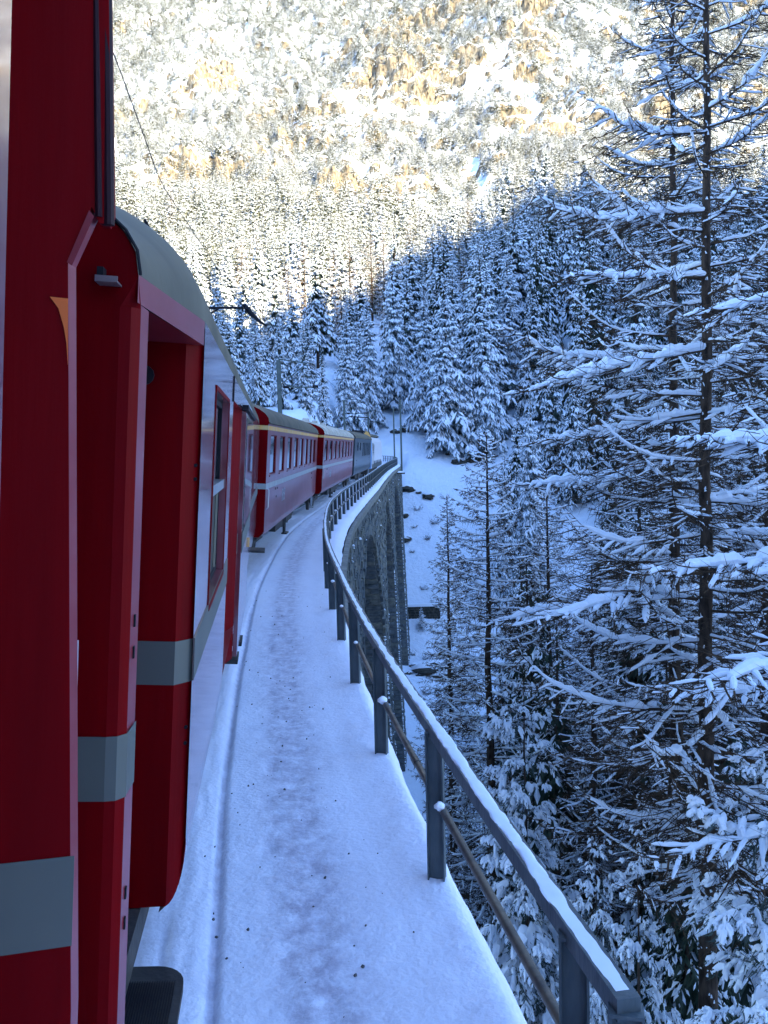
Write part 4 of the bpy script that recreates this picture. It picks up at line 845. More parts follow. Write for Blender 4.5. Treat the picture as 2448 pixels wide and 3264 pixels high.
def trunk_mesh(name, H, r, seed=0, lean=0., snowy=False):
    rng = np.random.default_rng(seed); b = MB(); z = np.linspace(0, 1, 14); P = np.stack([lean*z**2+rng.normal(0, .002*H, 14)*z*(1-z)*3, rng.normal(0, .002*H, 14)*z*(1-z)*3, z*H], -1)
    b.tube(P, r*(1-z*.93), 8, cap=False); return b.mesh(name, BARK, True)
SPR = {}
def make_spruce(kind, seed, H, R, levels, nb, twigs, fine=False, **k):
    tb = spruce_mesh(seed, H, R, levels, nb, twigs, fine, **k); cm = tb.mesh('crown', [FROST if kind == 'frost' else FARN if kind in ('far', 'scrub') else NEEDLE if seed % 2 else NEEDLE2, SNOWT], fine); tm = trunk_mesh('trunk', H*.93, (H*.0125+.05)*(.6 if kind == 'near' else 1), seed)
    SPR.setdefault(kind, []).append((cm, tm, H, R))
for s in range(5): make_spruce('mid', 10+s, 10, [1.65, 1.35, 1.85, 1.5, 1.7][s], 34, 8, 5, z0=[.10, .16, .06, .22, .12][s], droop=[.75, .95, .6, .85, 1.0][s])
for s in range(3): make_spruce('dark', 41+s*2, 10, [1.6, 1.35, 1.8][s], 32, 8, 5, z0=[.12, .2, .08][s], droop=[.8, 1.0, .7][s], snowf=.5, gaps=.15)  # deep gorge shade put into the tree: less snow, darker needles
for s in range(3): make_spruce('near', 20+s, 10, [1.9, 1.7, 2.1][s], 21, 7, 4, True, z0=.08, droop=[.6, .8, .7][s], gaps=.12, snow=1.25, snowf=.74, pe=.55)
for s in range(3): make_spruce('far', 30+s, 10, [1.9, 1.6, 2.2][s], 13, 6, 2, z0=.06, droop=.8, snowf=.72)
for s in range(2): make_spruce('frost', 81+s, 10, [1.6, 1.35][s], 40, 8, 5, z0=[.10, .14][s], droop=[.9, 1.05][s], snowf=1.25, gaps=.05)
for s in range(2): make_spruce('scrub', 71+s*2, 10, [2.6, 2.2][s], 11, 6, 2, z0=.04, droop=.4, snowf=.38)
# --- larches: bare branches carrying snow
def larch_branch(tb, p0, az, el, L, r0, rng, sag=.2, up=.35, ntw=12, fine=1, snow=1.0, tm=0, sm=1, snowr=.07):
    n = 11; t = np.linspace(0, 1, n); d = np.array([math.cos(az), math.sin(az), 0]); s = np.array([-d[1], d[0], 0])
    wob = np.cumsum(rng.normal(0, .018, n))*L; wob2 = np.cumsum(rng.normal(0, .012, n))*L
    P = p0+d*(L*t)[:, None]+s*wob[:, None]*t[:, None]+np.array([0, 0, 1.])*(L*(math.tan(el)*t-sag*t**1.2*1.2+up*t**3)+wob2*t)[:, None]
    b = MB(); b.tube(P, r0*(1-t*.88), 5, cap=False); tb.quads(np.concatenate([b.V[0][f] for f in b.F]), tm)
    def snowtube(Q, rr, k=7, dens=1.):
        m = max(4, len(Q)*(3 if fine > 1 else 2)); u = np.linspace(0, len(Q)-1, m); Q2 = np.stack([np.interp(u, np.arange(len(Q)), Q[:, i]) for i in range(3)], 1)
        env = np.sin(np.pi*np.clip(np.linspace(.02, 1.0, m), 0, 1))**.35; bump = .75+.5*vnoise(np.linspace(0, 1, m)*len(Q)*1.3+rng.random()*50, np.zeros(m)); gap = (vnoise(np.linspace(0, 1, m)*len(Q)*.45+rng.random()*90, np.zeros(m)+3) > .22*(2-dens))
        R = rr*env*bump*np.where(gap, 1, .12); R[-1] = .004; R[0] = .01
        c = MB(); c.tube(Q2+np.array([0, 0, 1])*(R*.62)[:, None], R, k, cap=False, sq=.78); tb.quads(np.concatenate([c.V[0][f] for f in c.F]), sm)
    if snow > 0: snowtube(P[:-1], snowr*snow*(.5+.5*L/3), 7)
    # side twigs
    pts, dirs = [], []
    for k in range(ntw):
        f = .14+.86*(k+rng.random()*.7)/ntw; i = f*(n-1); p = np.array([np.interp(i, np.arange(n), P[:, q]) for q in range(3)])
        sd = 1 if k % 2 else -1; l = L*(.42*(1-f)+.13)*rng.uniform(.6, 1.2); m = 5; tt = np.linspace(0, 1, m)
        a2 = sd*rng.uniform(.5, 1.15); dv = d*math.cos(a2)+s*math.sin(a2); Q = p+dv*(l*tt)[:, None]+np.array([0, 0, 1.])*(l*(rng.uniform(-.15, .2)*tt-rng.uniform(.2, .75)*tt**1.5+.38*tt**3))[:, None]
        c = MB(); c.tube(Q, r0*.34*(1-tt*.8)+.003, 3 if fine < 2 else 4, cap=False); tb.quads(np.concatenate([c.V[0][g] for g in c.F]), tm)
        if snow > 0 and l > .3 and rng.random() < .8*snow: snowtube(Q[:-1], snowr*.50*(.6+.4*l), 5)
        for q in range(9 if fine == 1 else 7 if fine else 3):
            u = rng.uniform(.15, 1); pts.append(p+(Q[-1]-p)*u+np.array([0, 0, .0])); v = dv*rng.uniform(.1, 1)+s*rng.normal(0, .7)+np.array([0, 0, rng.uniform(-1.2, .35)]); dirs.append(v/np.linalg.norm(v)*l*rng.uniform(.25, .55))
    for q in range(10 if fine else 4):                    # little twigs straight off the branch
        i = rng.uniform(1, n-1); p = np.array([np.interp(i, np.arange(n), P[:, c]) for c in range(3)]); v = d*rng.uniform(-.1, .8)+s*rng.normal(0, .9)+np.array([0, 0, rng.uniform(-1.2, .8)]); pts.append(p); dirs.append(v/np.linalg.norm(v)*L*rng.uniform(.06, .16))
    pts = np.array(pts); dirs = np.array(dirs); wv = np.cross(dirs, rng.normal(0, 1, dirs.shape)); wv /= np.linalg.norm(wv, axis=1)[:, None]+1e-9; wt = .0065 if fine > 1 else .012 if fine else .026
    for a3 in (0, 1):
        w3 = wv if a3 == 0 else np.cross(dirs/np.linalg.norm(dirs, axis=1)[:, None], wv)
        tb.tris(np.stack([pts-w3*wt, pts+w3*wt, pts+dirs], 1), tm)
    return P
LAR = {}
def make_larch(kind, seed, H, R, nbr, z0, fine, pale=False, snowr=.05, snow=1.):
    rng = np.random.default_rng(seed); tb = TB()
    for k in range(nbr):
        f = ((k+rng.random())/nbr)**.9; z = H*(z0+(1-z0)*f); l = R*((1-f)**.55+.04)*rng.uniform(.6, 1.1)
        larch_branch(tb, np.array([0, 0, z]), k*2.4+rng.normal(0, .4), rng.uniform(-.05, .25)+.3*f, l, .012+.010*l, rng, sag=rng.uniform(.12, .35), up=rng.uniform(.15, .4), ntw=max(4, int(5+l*2.4*(1 if fine else .6))), fine=fine, snow=snow, snowr=snowr)
    cm = tb.mesh('crown', [TWIGL if pale else TWIG, SNOWT], False); tm = trunk_mesh('trunk', H, H*.011+.04, seed)
    LAR.setdefault(kind, []).append((cm, tm, H, R))
for s in range(2): make_larch('mid', 50+s, 25, [3.9, 3.2][s], 230, .10, 1, snowr=.065)
for s in range(2): make_larch('pale', 60+s, 24, [4.2, 3.6][s], 80, .14, 0, True, snowr=.09, snow=.45)
# --- single snow-laden trees
EYEV = np.array(EYE)
def place(variant, x, y, z, H, wide, rz, name, label, cat, group):
    cm, tm, h, r = variant; t = thing(name, (x, y, z), label, cat, group); t.rotation_euler = (0, 0, rz); sxy = wide; sz = H/h; t.scale = (sxy, sxy, sz)
    link('crown', cm, t); link('trunk', tm, t); return t
HERO = [
 ('frost', 0, 11.01, 150, 30.5, 1.4, 'tallest frosted spruce at the edge of the snow slope right of the masts'),
 ('frost', 1, 7.9, 158, 27.0, 1.25, 'slim frosted spruce leaning on the left flank of the tallest slope spruce'),
 ('frost', 0, 2.6, 168, 28.5, 1.2, 'broad snow-laden spruce rising directly above the white locomotive'),
 ('mid', 2, 5.6, 182, 26, 1.1, 'dark spruce in the shaded gap between the locomotive and the tallest slope spruce'),
 ('frost', 1, -2.3, 160, 24.5, 1.2, 'snow-laden spruce directly above the pantograph'),
 ('frost', 0, -5.6, 152, 24.0, 1.15, 'slender frosted spruce behind the mast beside the pantograph'),
 ('mid', 1, -8.9, 136, 13.5, .95, 'lone spruce with bare lower trunk on the snow bank above the second red coach'),
 ('frost', 1, 17.5, 150, 28.1, 1.3, 'frosted spruce immediately right of the tallest slope spruce'),
 ('mid', 4, 14.5, 176, 26.4, 1.3, 'frosted spruce peeping over behind the tallest slope spruce'),
 ('frost', 0, 24.3, 170, 29, 1.35, 'tall pale spruce two places right of the tallest slope spruce'),
 ('mid', 0, 27.4, 160, 25.3, 1.25, 'tall spruce just left of the leafless branches of the twin larches'),
 ('frost', 1, 16.2, 118, 23.5, .95, 'small pointed spruce standing alone in front of the shaded spruce row'),
 ('frost', 0, 20.4, 122, 27.5, .95, 'narrow bright spruce low on the slope, right of the small pointed one'),
 ('mid', 2, 26.8, 140, 25, 1.1, 'shaded spruce behind the narrow bright spruce'),
 ('mid', 4, 29.3, 135, 22.8, 1.1, 'shaded spruce under the longest snowy branch of the twin larches'),
 ('mid', 0, -13.3, 118, 13, .8, 'dense dark spruce left of the tallest mast, above the near coach roof'),
 ('mid', 3, -15.5, 112, 12, .75, 'second dark spruce above the near coach roof, left of the tallest mast'),
 ('mid', 2, -10.6, 124, 13, .75, 'dark spruce just right of the tallest mast'),
 ('near', 0, 3.74, 24, 15.6, 1.0, 'snow-piled spruce growing just beyond the middle of the railing'),
 ('near', 1, 5.3, 18.5, 12.5, .9, 'drooping snow-capped spruce top between railing and twin larch trunks, lower right'),
 ('near', 2, 4.75, 20, 11.6, .8, 'smaller snow-capped spruce top just left of the drooping one, lower right'),
 ('dark', 2, 6.6, 34, 18.0, 1.2, 'dark spruce with hanging snow tufts behind the snow-piled one'),
 ('near', 2, 6.7, 14.8, 15.7, 1.3, 'snow-heavy spruce at the right picture edge below the twin larches'),
 ('near', 1, 4.9, 10.4, 13.6, 1.25, 'nearest spruce in the bottom right corner under huge snow cushions'),
 ('dark', 1, 9.6, 30, 16.7, 1.2, 'spruce half hidden behind the left trunk of the twin larches'),
 ('dark', 0, 12.9, 34, 17.7, 1.2, 'spruce filling the gap right of the twin larch trunks'),
 ('mid', 4, 12.3, 47, 21.6, 1.2, 'frosty spruce in the gorge behind the branches left of the twin larches'),
 ('near', 2, 4.55, 26.5, 8.8, .8, 'low spruce with thick snow cushions under the snow-piled one'),
 ('dark', 2, 7.6, 22, 12.5, 1.0, 'dark thin spruce between the twin larch trunks'),
]
for i, (k, v, x, y, H, wd, lab) in enumerate(HERO):
    if k == 'near' : wd *= 1.0
    z = float(ground(x, y))-.3; R0 = SPR[k][v][3]; scale = wd*(H/10)*.74 if k != 'near' else wd*(H/10)*.80
    place(SPR[k][v], x, y, z, H+.3, scale, i*1.3, 'spruce_tree', lab, 'spruce tree', 'snow-laden spruces of the gorge and slopes')
place(SPR['near'][1], 4.62, 115.6, -21.6, 3.0, .42, .4, 'spruce_tree', 'tiny snow-covered spruce in front of the dark retaining wall', 'spruce tree', 'snow-laden spruces of the gorge and slopes')
# --- the big near larches, branch by branch
def big_larch(x, y, H, R, r, label, seed, nbr, lean, zlo, zhi, bias=None, named=()):
    g = float(ground(x, y))-.4; t = thing('larch_tree', (x, y, g), label, 'larch tree', 'bare larches beyond the railing'); rng = np.random.default_rng(seed)
    H = H+.4
    z = np.linspace(0, 1, 26); b = MB(); P = np.stack([lean*z+rng.normal(0, .02, 26), rng.normal(0, .02, 26), z*H], -1); rad = r*(1-z*.86)*(1+rng.normal(0, .03, 26))
    b.tube(P, rad, 10, cap=False); tr_ = b.build('trunk', BARK, t, smooth=True)
    s = MB()                                              # wind-packed snow on one side of the bark
    for k in range(150):
        f = rng.uniform((zlo-g)/H*.6, .98); c = np.array([np.interp(f, z, P[:, q]) for q in range(3)]); rr = np.interp(f, z, rad); a = rng.normal(-2.3, .7)
        q5 = np.array(Matrix.Rotation(rng.random()*3, 3, 'Z') @ Matrix.Rotation(rng.normal(0, .5), 3, 'X')); s.box(c+np.array([math.cos(a)*rr, math.sin(a)*rr, 0])*.97, (rng.uniform(.02, .06), rng.uniform(.02, .05), rng.uniform(.02, .10)), R=q5, taper=.3)
    s.build('bark_snow', SNOWT, tr_, kind='stuff')
    spec = []
    for k in range(nbr):
        f = (k+rng.random()*.8)/nbr; zz = zlo+(zhi-zlo)*f-g; spec.append((zz, k*2.39996+rng.normal(0, .35), R*(1-.62*f**1.3)*rng.uniform(.55, 1.08), rng.uniform(-.02, .2)+.25*f, rng.uniform(.14, .40), rng.uniform(.22, .60), rng.uniform(.5, 1.2)))
    for (zz, az, l, el, sg, up, sn) in [(a-g, *q) for a, *q in named]+spec:
        zf = np.clip(zz/H, 0, 1); p0 = np.array([np.interp(zf, z, P[:, q]) for q in range(3)]); big = l > 3.2
        tb = TB(); larch_branch(tb, p0, az, el, l, .012+.009*l, rng, sag=sg, up=up, ntw=int(8+l*6), fine=2, snow=0)
        br = link('branch', tb.mesh('branch', [TWIG], False), t)
        ts = TB(); rng2 = np.random.default_rng(int(zz*1000) % 99991); larch_snow(ts, tb, sn, rng2, l)
        link('snow_load', ts.mesh('snow_load', [SNOWT], True), br)
    return t
def larch_snow(ts, tb, sn, rng, l):
    # snow follows the branch and its thicker twigs: take the tube centre lines back out of the branch mesh
    for qi, A in enumerate(tb.q):
        k = 5 if qi == 0 else 4; n = len(A)//k
        if n < 3: continue
        Q = A.reshape(n, k, 4, 3); C = np.concatenate([Q[:, :, 0].mean(1), Q[-1:, :, 1].mean(1)]); ln = np.linalg.norm(C[-1]-C[0])
        if qi > 0 and (ln < .28 or rng.random() > .72*sn): continue
        rr = (.028+.014*l)*sn if qi == 0 else (.014+.018*ln)*sn
        C = C[:max(3, int(len(C)*(.93 if qi == 0 else rng.uniform(.6, 1))))]; m = len(C)*(5 if qi == 0 else 3); u = np.linspace(0, len(C)-1, m); C2 = np.stack([np.interp(u, np.arange(len(C)), C[:, i]) for i in range(3)], 1)
        s = np.linspace(0, ln, m); env = np.sin(np.pi*np.linspace(.03, 1, m))**.3; nz = vnoise(s*4.5+rng.random()*99, s*0); nz2 = vnoise(s*11+rng.random()*99, s*0+2); gap = vnoise(s*1.1+rng.random()*99, s*0+5)
        R = rr*env*(.42+.85*nz+.55*nz2)*np.clip((gap-.16)*7, .1, 1); R[0] *= .3; R[-1] *= .35
        b = MB(); b.tube(C2+np.array([0, 0, 1.])*(R*.70)[:, None], R, 8, cap=False, sq=.85); ts.quads(np.concatenate([b.V[0][f] for f in b.F]), 0)
PI = math.pi
big_larch(7.36, 20, 33, 4.5, .27, 'right-hand trunk of the tall twin larches with thick snowy branches', 101, 110, -.10, -8, 13.5,
          named=[(7.6, PI+.15, 3.6, .10, .18, .20, 1.3), (4.6, PI+.0, 4.3, -.05, .12, .03, 1.5), (6.2, PI+.5, 3.7, .0, .1, .12, 1.2), (3.2, PI-.25, 3.9, .0, .2, .05, 1.2), (1.2, .15, 3.4, .0, .1, .0, 1.7), (9.3, PI+.2, 3.0, .1, .2, .35, 1.1), (-.2, PI+.35, 4.6, .0, .25, .1, 1.4)])
big_larch(7.97, 24, 35.5, 4.3, .25, 'left-hand trunk of the tall twin larches, thinner towards its top', 102, 96, -.15, -9, 15.5,
          named=[(8.2, PI-.1, 4.0, .3, .2, .3, .9), (5.0, PI+.2, 4.6, .1, .3, .35, 1.2), (2.0, PI+.1, 4.4, .05, .25, .1, 1.4), (-1.2, PI+.3, 5.2, .0, .2, .05, 1.4)])
big_larch(9.3, 15.5, 30, 4.3, .26, 'larch outside the right picture edge whose heavy white branches reach into view', 103, 40, 0, -6, 8,
          named=[(2.6, PI+.1, 4.3, .0, .05, .05, 1.5), (.6, PI-.1, 4.6, -.05, .1, .1, 1.6), (5.3, PI-.05, 3.8, .05, .15, .05, 1.4), (-1.6, PI+.1, 4.6, .0, .15, .15, 1.3), (-3.4, PI+.25, 5.0, .0, .2, .05, 1.1), (-.6, PI+.5, 5.2, .05, .12, .0, 1.2)])
for (v, x, y, H, w_, lab) in [(0, 4.22, 36, 25.2, 1.0, 'bare larch with straight dark trunk standing clear against the snow slope'), (1, 3.57, 50, 26, .85, 'thin grey larch just left of and behind the clear-standing larch'), (0, 8.3, 45, 26.4, .95, 'thin larch between the clear-standing larch and the twin larches'), (1, 7.4, 31.5, 19, .9, 'larch with drooping white branches low between railing and twin larches'), (0, 11, 38, 27, 1.1, 'larch behind the left trunk of the twin larches'), (1, 14.5, 33, 30, 1.1, 'larch behind the right trunk of the twin larches'), (0, 16, 44, 36, 1.2, 'tall larch with many fine twigs high at the right picture edge'), (1, 12.6, 29, 31, 1.1, 'larch with dense twigs right of the twin larches')]:
    place(LAR['mid'][v], x, y, float(ground(x, y))-.3, H, w_, v+x, 'larch_tree', lab, 'larch tree', 'bare larches beyond the railing')
# --- the forest
PALE = [(-19.1, 190, 20.0), (-13.3, 205, 19.6), (-15.5, 185, 13.8), (-8.4, 200, 17.3), (-1.8, 240, 24.0), (-5.2, 220, 21.2), (4.1, 235, 19.8), (10.0, 275, 24.3), (13.3, 285, 22.4), (-23.2, 175, 15.4), (29.2, 290, 21.2), (24.3, 270, 20.6), (-11.5, 235, 20.1), (-22.8, 200, 15.6), (15.5, 262, 19.6)]
def forest():
    rs = random.Random(11); pts = []
    heroes = [(h[2], h[3]) for h in HERO]; pale = [(p[0], p[1]) for p in PALE]
    def ok(x, y, dmin):
        for (a, b, c) in pts:
            if (a-x)**2+(b-y)**2 < (dmin)**2: return False
        return all((a-x)**2+(b-y)**2 > (30 if b > 60 else 9) and not (b > 100 and -30 < y-b < 0 and abs(x/y-a/b) < .028) for a, b in heroes) and all((a-x)**2+(b-y)**2 > 12 and not (-16 < y-b < 0 and abs(x/y-a/b) < .014) for a, b in pale)
    # gorge right of the viaduct
    for k in range(700):
        y = rs.uniform(24, 140); x = rs.uniform(.12*y+1.5, .60*y+9); q = x/y
        if q < .125+.02*rs.random() and y > 30: continue
        if 66 < y < 100 and .18 < q < .245: continue                       # clearing with bright snow
        if y < 34 and x < 9: continue
        if ok(x, y, 4.6 if y < 70 else 6.2): pts.append((x, y, 'g'))
    # slopes across the end of the viaduct, rising to the sunlit mountain
    for k in range(9000):
        y = 118+rs.random()**.8*190; x = rs.uniform(-.34*y-8, .50*y+14); q = x/y
        if y < 150 and -7 < x < 9+.0*y: continue
        if y < 163 and -9 < x < 10: continue
        if x < -4 and y < 128 and x > -9.5: continue
        if abs(x-(4.2+(y-165)*.03)) < 1.3 and y < 190: continue
        if x > 8 and y < 146 and q < .1: continue
        if ok(x, y, 7.6 if y < 200 else 8.0): pts.append((x, y, 's'))
    # left of the track behind the coaches
    for k in range(400):
        y = rs.uniform(75, 118); x = rs.uniform(-34, -13.5)
        if ok(x, y, 3.6): pts.append((x, y, 'l'))
    out = []
    for (x, y, z) in pts:
        H = rs.uniform(21, 35) if z == 's' else rs.uniform(16, 25) if z == 'g' else rs.uniform(9, 14)
        if z == 's' and x < -4: H *= .62 if y < 175 else .8
        if y > 240: H *= .85
        out.append((H/y, x, y, H, z))
    out.sort(reverse=True); return out, rs
FOREST, rs = forest()
LBL = {'g': 'frosted spruce crowded in the dark gorge forest beyond the railing', 's': 'snow-laden spruce in the shaded slope forest above the end of the viaduct', 'u': 'sunlit snowy spruce high on the slope below the cliffs', 'r': 'shaded spruce on the right-hand slope behind the twin larches', 'l': 'dark spruce on the bank behind the coach roofs'}
GRP = {'g': 'spruces of the gorge forest', 's': 'spruces of the slope forest', 'u': 'sunlit spruces below the cliffs', 'r': 'spruces of the right-hand slope', 'l': 'spruces on the bank behind the coaches'}
rest = []; cnt = 0; lc = 0
def forest_label(z, x, y):
    q = x/y
    if z == 'g':
        dep = 'near frosted spruce' if y < 50 else 'frosted spruce half-way across the gorge' if y < 90 else 'frosted spruce on the far side of the gorge'
        return dep+(', just right of the clear-standing larch' if q < .22 else ', left of the twin larches' if q < .34 else ', right of the twin larches')
    if z in 'sr':
        row = 'front-row' if y < 165 else 'middle-row' if y < 195 else 'back-row'
        return row+' snowy spruce on the shaded slope '+('above the coach roofs' if q < -.05 else 'above the locomotive' if q < .06 else 'right of the tallest slope spruce' if q < .14 else 'two rows left of the twin larch tops' if q <= .24 else 'just left of the twin larch tops' if q < .30 else 'behind the twin larches' if q < .36 else 'at the right picture edge')
    if z == 'l': return ('dark spruce on the bank behind the coach roofs, ' + ('nearer' if y < 95 else 'farther') + (' and leftmost' if x < -22 else ' and next to the tallest mast'))
    return LBL[z]+(' on the left' if q < 0 else ' towards the middle')
for i, (q, x, y, H, z) in enumerate(FOREST):
    g = float(ground(x, y))-.4
    zz_ = ('u' if y > 225 and x < 60 else 'r' if x/y > .24 else 's') if z == 's' else z
    pale = z == 's' and y > 185 and x < 30 and rs.random() < .06
    if pale and lc < 34:
        lc += 1; v = LAR['pale'][lc % 2]; place(v, x, y, g, H*1.0, rs.uniform(.8, 1.05), rs.random()*6, 'larch_tree', 'pale tan larch standing among the sunlit spruces', 'larch tree', 'pale larches in the slope forest'); continue
    if cnt < 268:
        cnt += 1; v = SPR['dark'][rs.randrange(3)] if (z == 'g' and rs.random() < .75) or (z != 'g' and rs.random() < .18) else SPR['mid'][rs.randrange(5)]; place(v, x, y, g, H, H/10*.70*rs.uniform(1.0, 1.55), rs.random()*6, 'spruce_tree', forest_label(zz_, x, y), 'spruce tree', GRP[zz_])
    else: rest.append((x, y, g, H, rs.uniform(1., 1.55)*.68))
for (x, y, H) in PALE:
    place(LAR['pale'][int(y) % 2], x, y, float(ground(x, y))-.3, H, H/24*1.15, x, 'larch_tree', 'pale tan larch standing among the sunlit spruces', 'larch tree', 'pale larches in the slope forest')
# --- everything farther off: one forest of far trees and scrub over the mountainside
def far_forest():
    r = np.random.default_rng(5); X, Y, Z, S, Wd = [], [], [], [], []
    for (x, y, g, H, w) in rest: X.append(x); Y.append(y); Z.append(g); S.append(H/10); Wd.append(w*H/10)
    n = 130000; y = 250+r.random(n)**.85*470; x = (r.random(n)*1.06-.47)*y
    gully = np.exp(-((x-(30+.28*(y-320)+6*np.sin(y/30)+9*np.sin(y/13.)))/4.)**2)
    dens = .55+.9*fbm(x/45, y/45, 90, 3)+.5*sstep(340, 270, y)+.35*sstep(480, 560, y); band = sstep(300, 350, y+.25*x)*sstep(600, 520, y+.2*x); cl = cliffs(x, y)
    keep = (r.random(n) < np.clip(dens+.15-.45*cl, .12, 1)) & (gully < .6); x = x[keep]; y = y[keep]
    h = np.where(y < 330, r.uniform(7, 20, len(x)), r.uniform(2.0, 7.5, len(x)))*np.where(r.random(len(x)) < .3, .6, 1)
    y, z, _, _ = surface(x, y, ground(x, y)); z = z-.3
    X = np.concatenate([X, x]); Y = np.concatenate([Y, y]); Z = np.concatenate([Z, z]); S = np.concatenate([S, h/10]); Wd = np.concatenate([Wd, h/10*r.uniform(.8, 1.6, len(x))*np.where(y > 330, 1.25, .85)])
    me = bpy.data.meshes.new('distant_forest'); me.vertices.add(len(X)); me.vertices.foreach_set('co', np.stack([X, Y, Z], 1).ravel())
    for nm, ty, arr in (('sc', 'FLOAT_VECTOR', np.stack([Wd, Wd, S], 1)), ('rt', 'FLOAT', r.random(len(X))*6.28), ('ix', 'INT', np.where(np.arange(len(X)) < len(rest), r.integers(5, 11, len(X)), r.integers(0, 5, len(X))))):
        a = me.attributes.new(nm, ty, 'POINT'); a.data.foreach_set('vector' if ty == 'FLOAT_VECTOR' else 'value', arr.astype(np.float32 if ty != 'INT' else np.int32).ravel())
    o = link('distant_forest', me, kind='stuff', label='dense snow dusted forest and scrub covering the far mountainside')
    ng = bpy.data.node_groups.new('scatter', 'GeometryNodeTree'); ng.interface.new_socket('Geometry', in_out='INPUT', socket_type='NodeSocketGeometry'); ng.interface.new_socket('Geometry', in_out='OUTPUT', socket_type='NodeSocketGeometry')
    N = ng.nodes.new; Lk = ng.links.new; gi = N('NodeGroupInput'); go = N('NodeGroupOutput'); ip = N('GeometryNodeInstanceOnPoints'); jn = N('GeometryNodeJoinGeometry')
    for cm in [SPR['dark'][0][0]]+[SPR['mid'][k][0] for k in (4, 3, 2, 1, 0)]+[SPR['scrub'][k][0] for k in (1, 0)]+[SPR['far'][k][0] for k in (2, 1, 0)]:
         src = bpy.data.objects.new('far_tree_source', cm); oi = N('GeometryNodeObjectInfo'); oi.inputs['Object'].default_value = src; oi.inputs['As Instance'].default_value = True; Lk(oi.outputs['Geometry'], jn.inputs[0])
    def att(nm, ty):
        a = N('GeometryNodeInputNamedAttribute'); a.data_type = ty; a.inputs[0].default_value = nm; return a.outputs[0]
    m2p = N('GeometryNodeMeshToPoints'); Lk(gi.outputs[0], m2p.inputs[0]); Lk(m2p.outputs[0], ip.inputs['Points']); Lk(jn.outputs[0], ip.inputs['Instance']); ip.inputs['Pick Instance'].default_value = True
    Lk(att('ix', 'INT'), ip.inputs['Instance Index']); cb = N('ShaderNodeCombineXYZ'); Lk(att('rt', 'FLOAT'), cb.inputs[2]); Lk(cb.outputs[0], ip.inputs['Rotation']); Lk(att('sc', 'FLOAT_VECTOR'), ip.inputs['Scale']); Lk(ip.outputs[0], go.inputs[0])
    md = o.modifiers.new('scatter', 'NODES'); md.node_group = ng
    print('far trees', len(X), 'single', cnt, lc)
far_forest()
# --- retaining wall and bare rocks on the snow slope
def rock(x, y, s, label, flat=.5):
    r = np.random.default_rng(int(x*100+y*7) % 9999); b = MB(); a = np.linspace(0, np.pi, 8); p = np.linspace(0, 2*np.pi, 11)
    R = s*(1+r.normal(0, .2, (8, 11))); R[:, -1] = R[:, 0]; R[0] = R[0, 0]; R[-1] = R[-1, 0]
    R *= .75; G = np.stack([R*np.sin(a)[:, None]*np.cos(p)[None]*1.3, R*np.sin(a)[:, None]*np.sin(p)[None], R*np.cos(a)[:, None]*np.ones(11)[None]*flat], -1); b.grid(G[::-1])
    t = b.build('rock', ROCKD, label=label, cat='rock', group='dark rocks poking out of the snow slope'); t.location = (x, y, float(ground(x, y))+.05*s)
    c = MB(); G2 = G[:4].copy()*np.array([1.02, 1.02, 1.25]); G2[..., 1] += .35*s; G2[..., 2] += .08*s; c.grid(G2[::-1]); c.build('snow_cap', SNOWT, t, smooth=True)
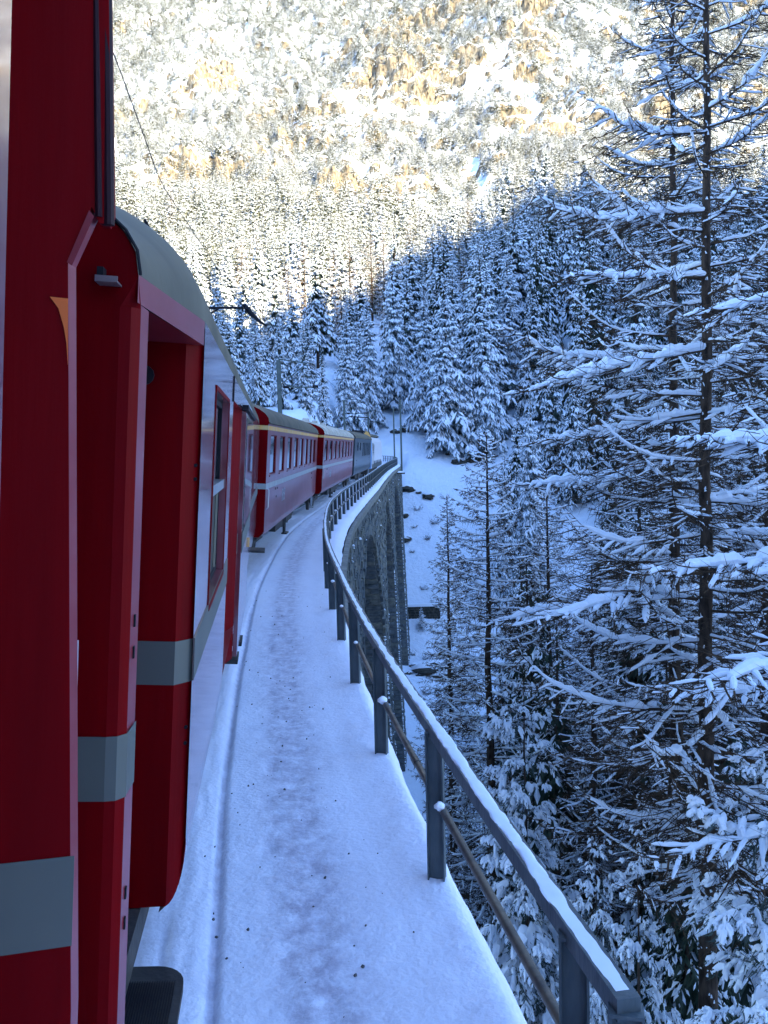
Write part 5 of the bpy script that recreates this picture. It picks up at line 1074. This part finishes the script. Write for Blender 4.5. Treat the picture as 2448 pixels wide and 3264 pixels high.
for q in [(3.8, 141.5, 1.3, 'dark rock highest on the open slope beside the viaduct end'), (7.0, 139.5, 1.2, 'slanting dark rock right of the highest slope rock'), (5.6, 140.6, .55, 'small dark rock between the two highest slope rocks'), (2.9, 136, 1.1, 'dark rock touching the edge of the farthest pier'), (2.9, 131, 1.2, 'low dark ledge against the farthest pier'), (5.7, 106.5, 2.2, 'largest dark boulder in the snow below the retaining wall'), (6.9, 104.5, 1.6, 'second boulder right of the largest one'), (3.2, 108.6, .6, 'small dark rock left below the retaining wall'), (2.5, 106.2, .5, 'leftmost small rock near the pier foot'), (3.9, 105.6, .55, 'small rock between boulder and pier foot'), (12.6, 147, 1.3, 'dark ledge at the foot of the tallest slope spruce'), (15, 147.5, 1.5, 'second dark ledge right of the tallest slope spruce'), (2.4, 158, 1.2, 'dark bush-topped rock behind the two masts'), (3.9, 158.5, 1.3, 'dark rock right of the tallest grey mast'), (-1.4, 156, .8, 'dark rock just above the locomotive roof')]: rock(*q)
def retaining_wall():
    y = 117.4; z = float(ground(4, y))-.9; t = thing('retaining_wall', (4.5, y, z), 'dark stone retaining wall with snow on top at the foot of the slope', 'retaining wall'); r = random.Random(4)
    b = MB(); b.box((0, .25, 1.2), (5.4, .6, 2.4)); b.build('wall_core', MORT, t)
    zz = 0.
    while zz < 2.35:
        h = r.uniform(.3, .42); x = -2.7
        while x < 2.6: l = min(r.uniform(.4, .9), 2.7-x); q = MB(); q.box((x+l/2, -.1, zz+h/2), (l-.04, .16, h-.04), taper=.95); q.build('stone', ROCKD, t); x += l
        zz += h
    s = MB(); s.box((0, .2, 2.55), (5.6, .9, .32), taper=.92); s.build('snow_cap', SNOWT, t)
retaining_wall()

def shrub(x, y, r, label):
    rng = np.random.default_rng(int(abs(x*31+y*17)) % 9999); tb = TB()
    for k in range(16): larch_branch(tb, np.zeros(3), rng.uniform(0, 6.28), rng.uniform(.3, 1.0), r*rng.uniform(.5, .9), .012*r, rng, sag=.1, up=.1, ntw=5, fine=1, snow=.8, snowr=.05*r)
    o = link('shrub', tb.mesh('shrub', [TWIG, SNOWT]), label=label, cat='shrub', group='bare shrubs on the snow slope'); o.location = (x, y, float(ground(x, y))-.05)
for k, (x, y, r) in enumerate([(5.2, 137, 1.1), (4.6, 133.5, .8), (6.3, 131, 1.0), (4.0, 128.5, .7), (7.6, 134, 1.2), (8.3, 128, 1.1), (5.4, 122, .9), (6.8, 119.5, 1.2), (3.4, 112, .8), (5.0, 110.5, 1.0), (7.4, 112, 1.3), (4.4, 100, 1.0), (6.3, 97, 1.2), (4.9, 88, 1.0), (5.9, 80, 1.1), (4.9, 76, .8), (9.5, 139, 1.1), (10.6, 135, 1.3)]):
    shrub(x, y, r, 'small bare snow-dusted shrub on the open slope below the masts' if y > 118 else 'small bare snow-dusted shrub in the gorge snow below the retaining wall')
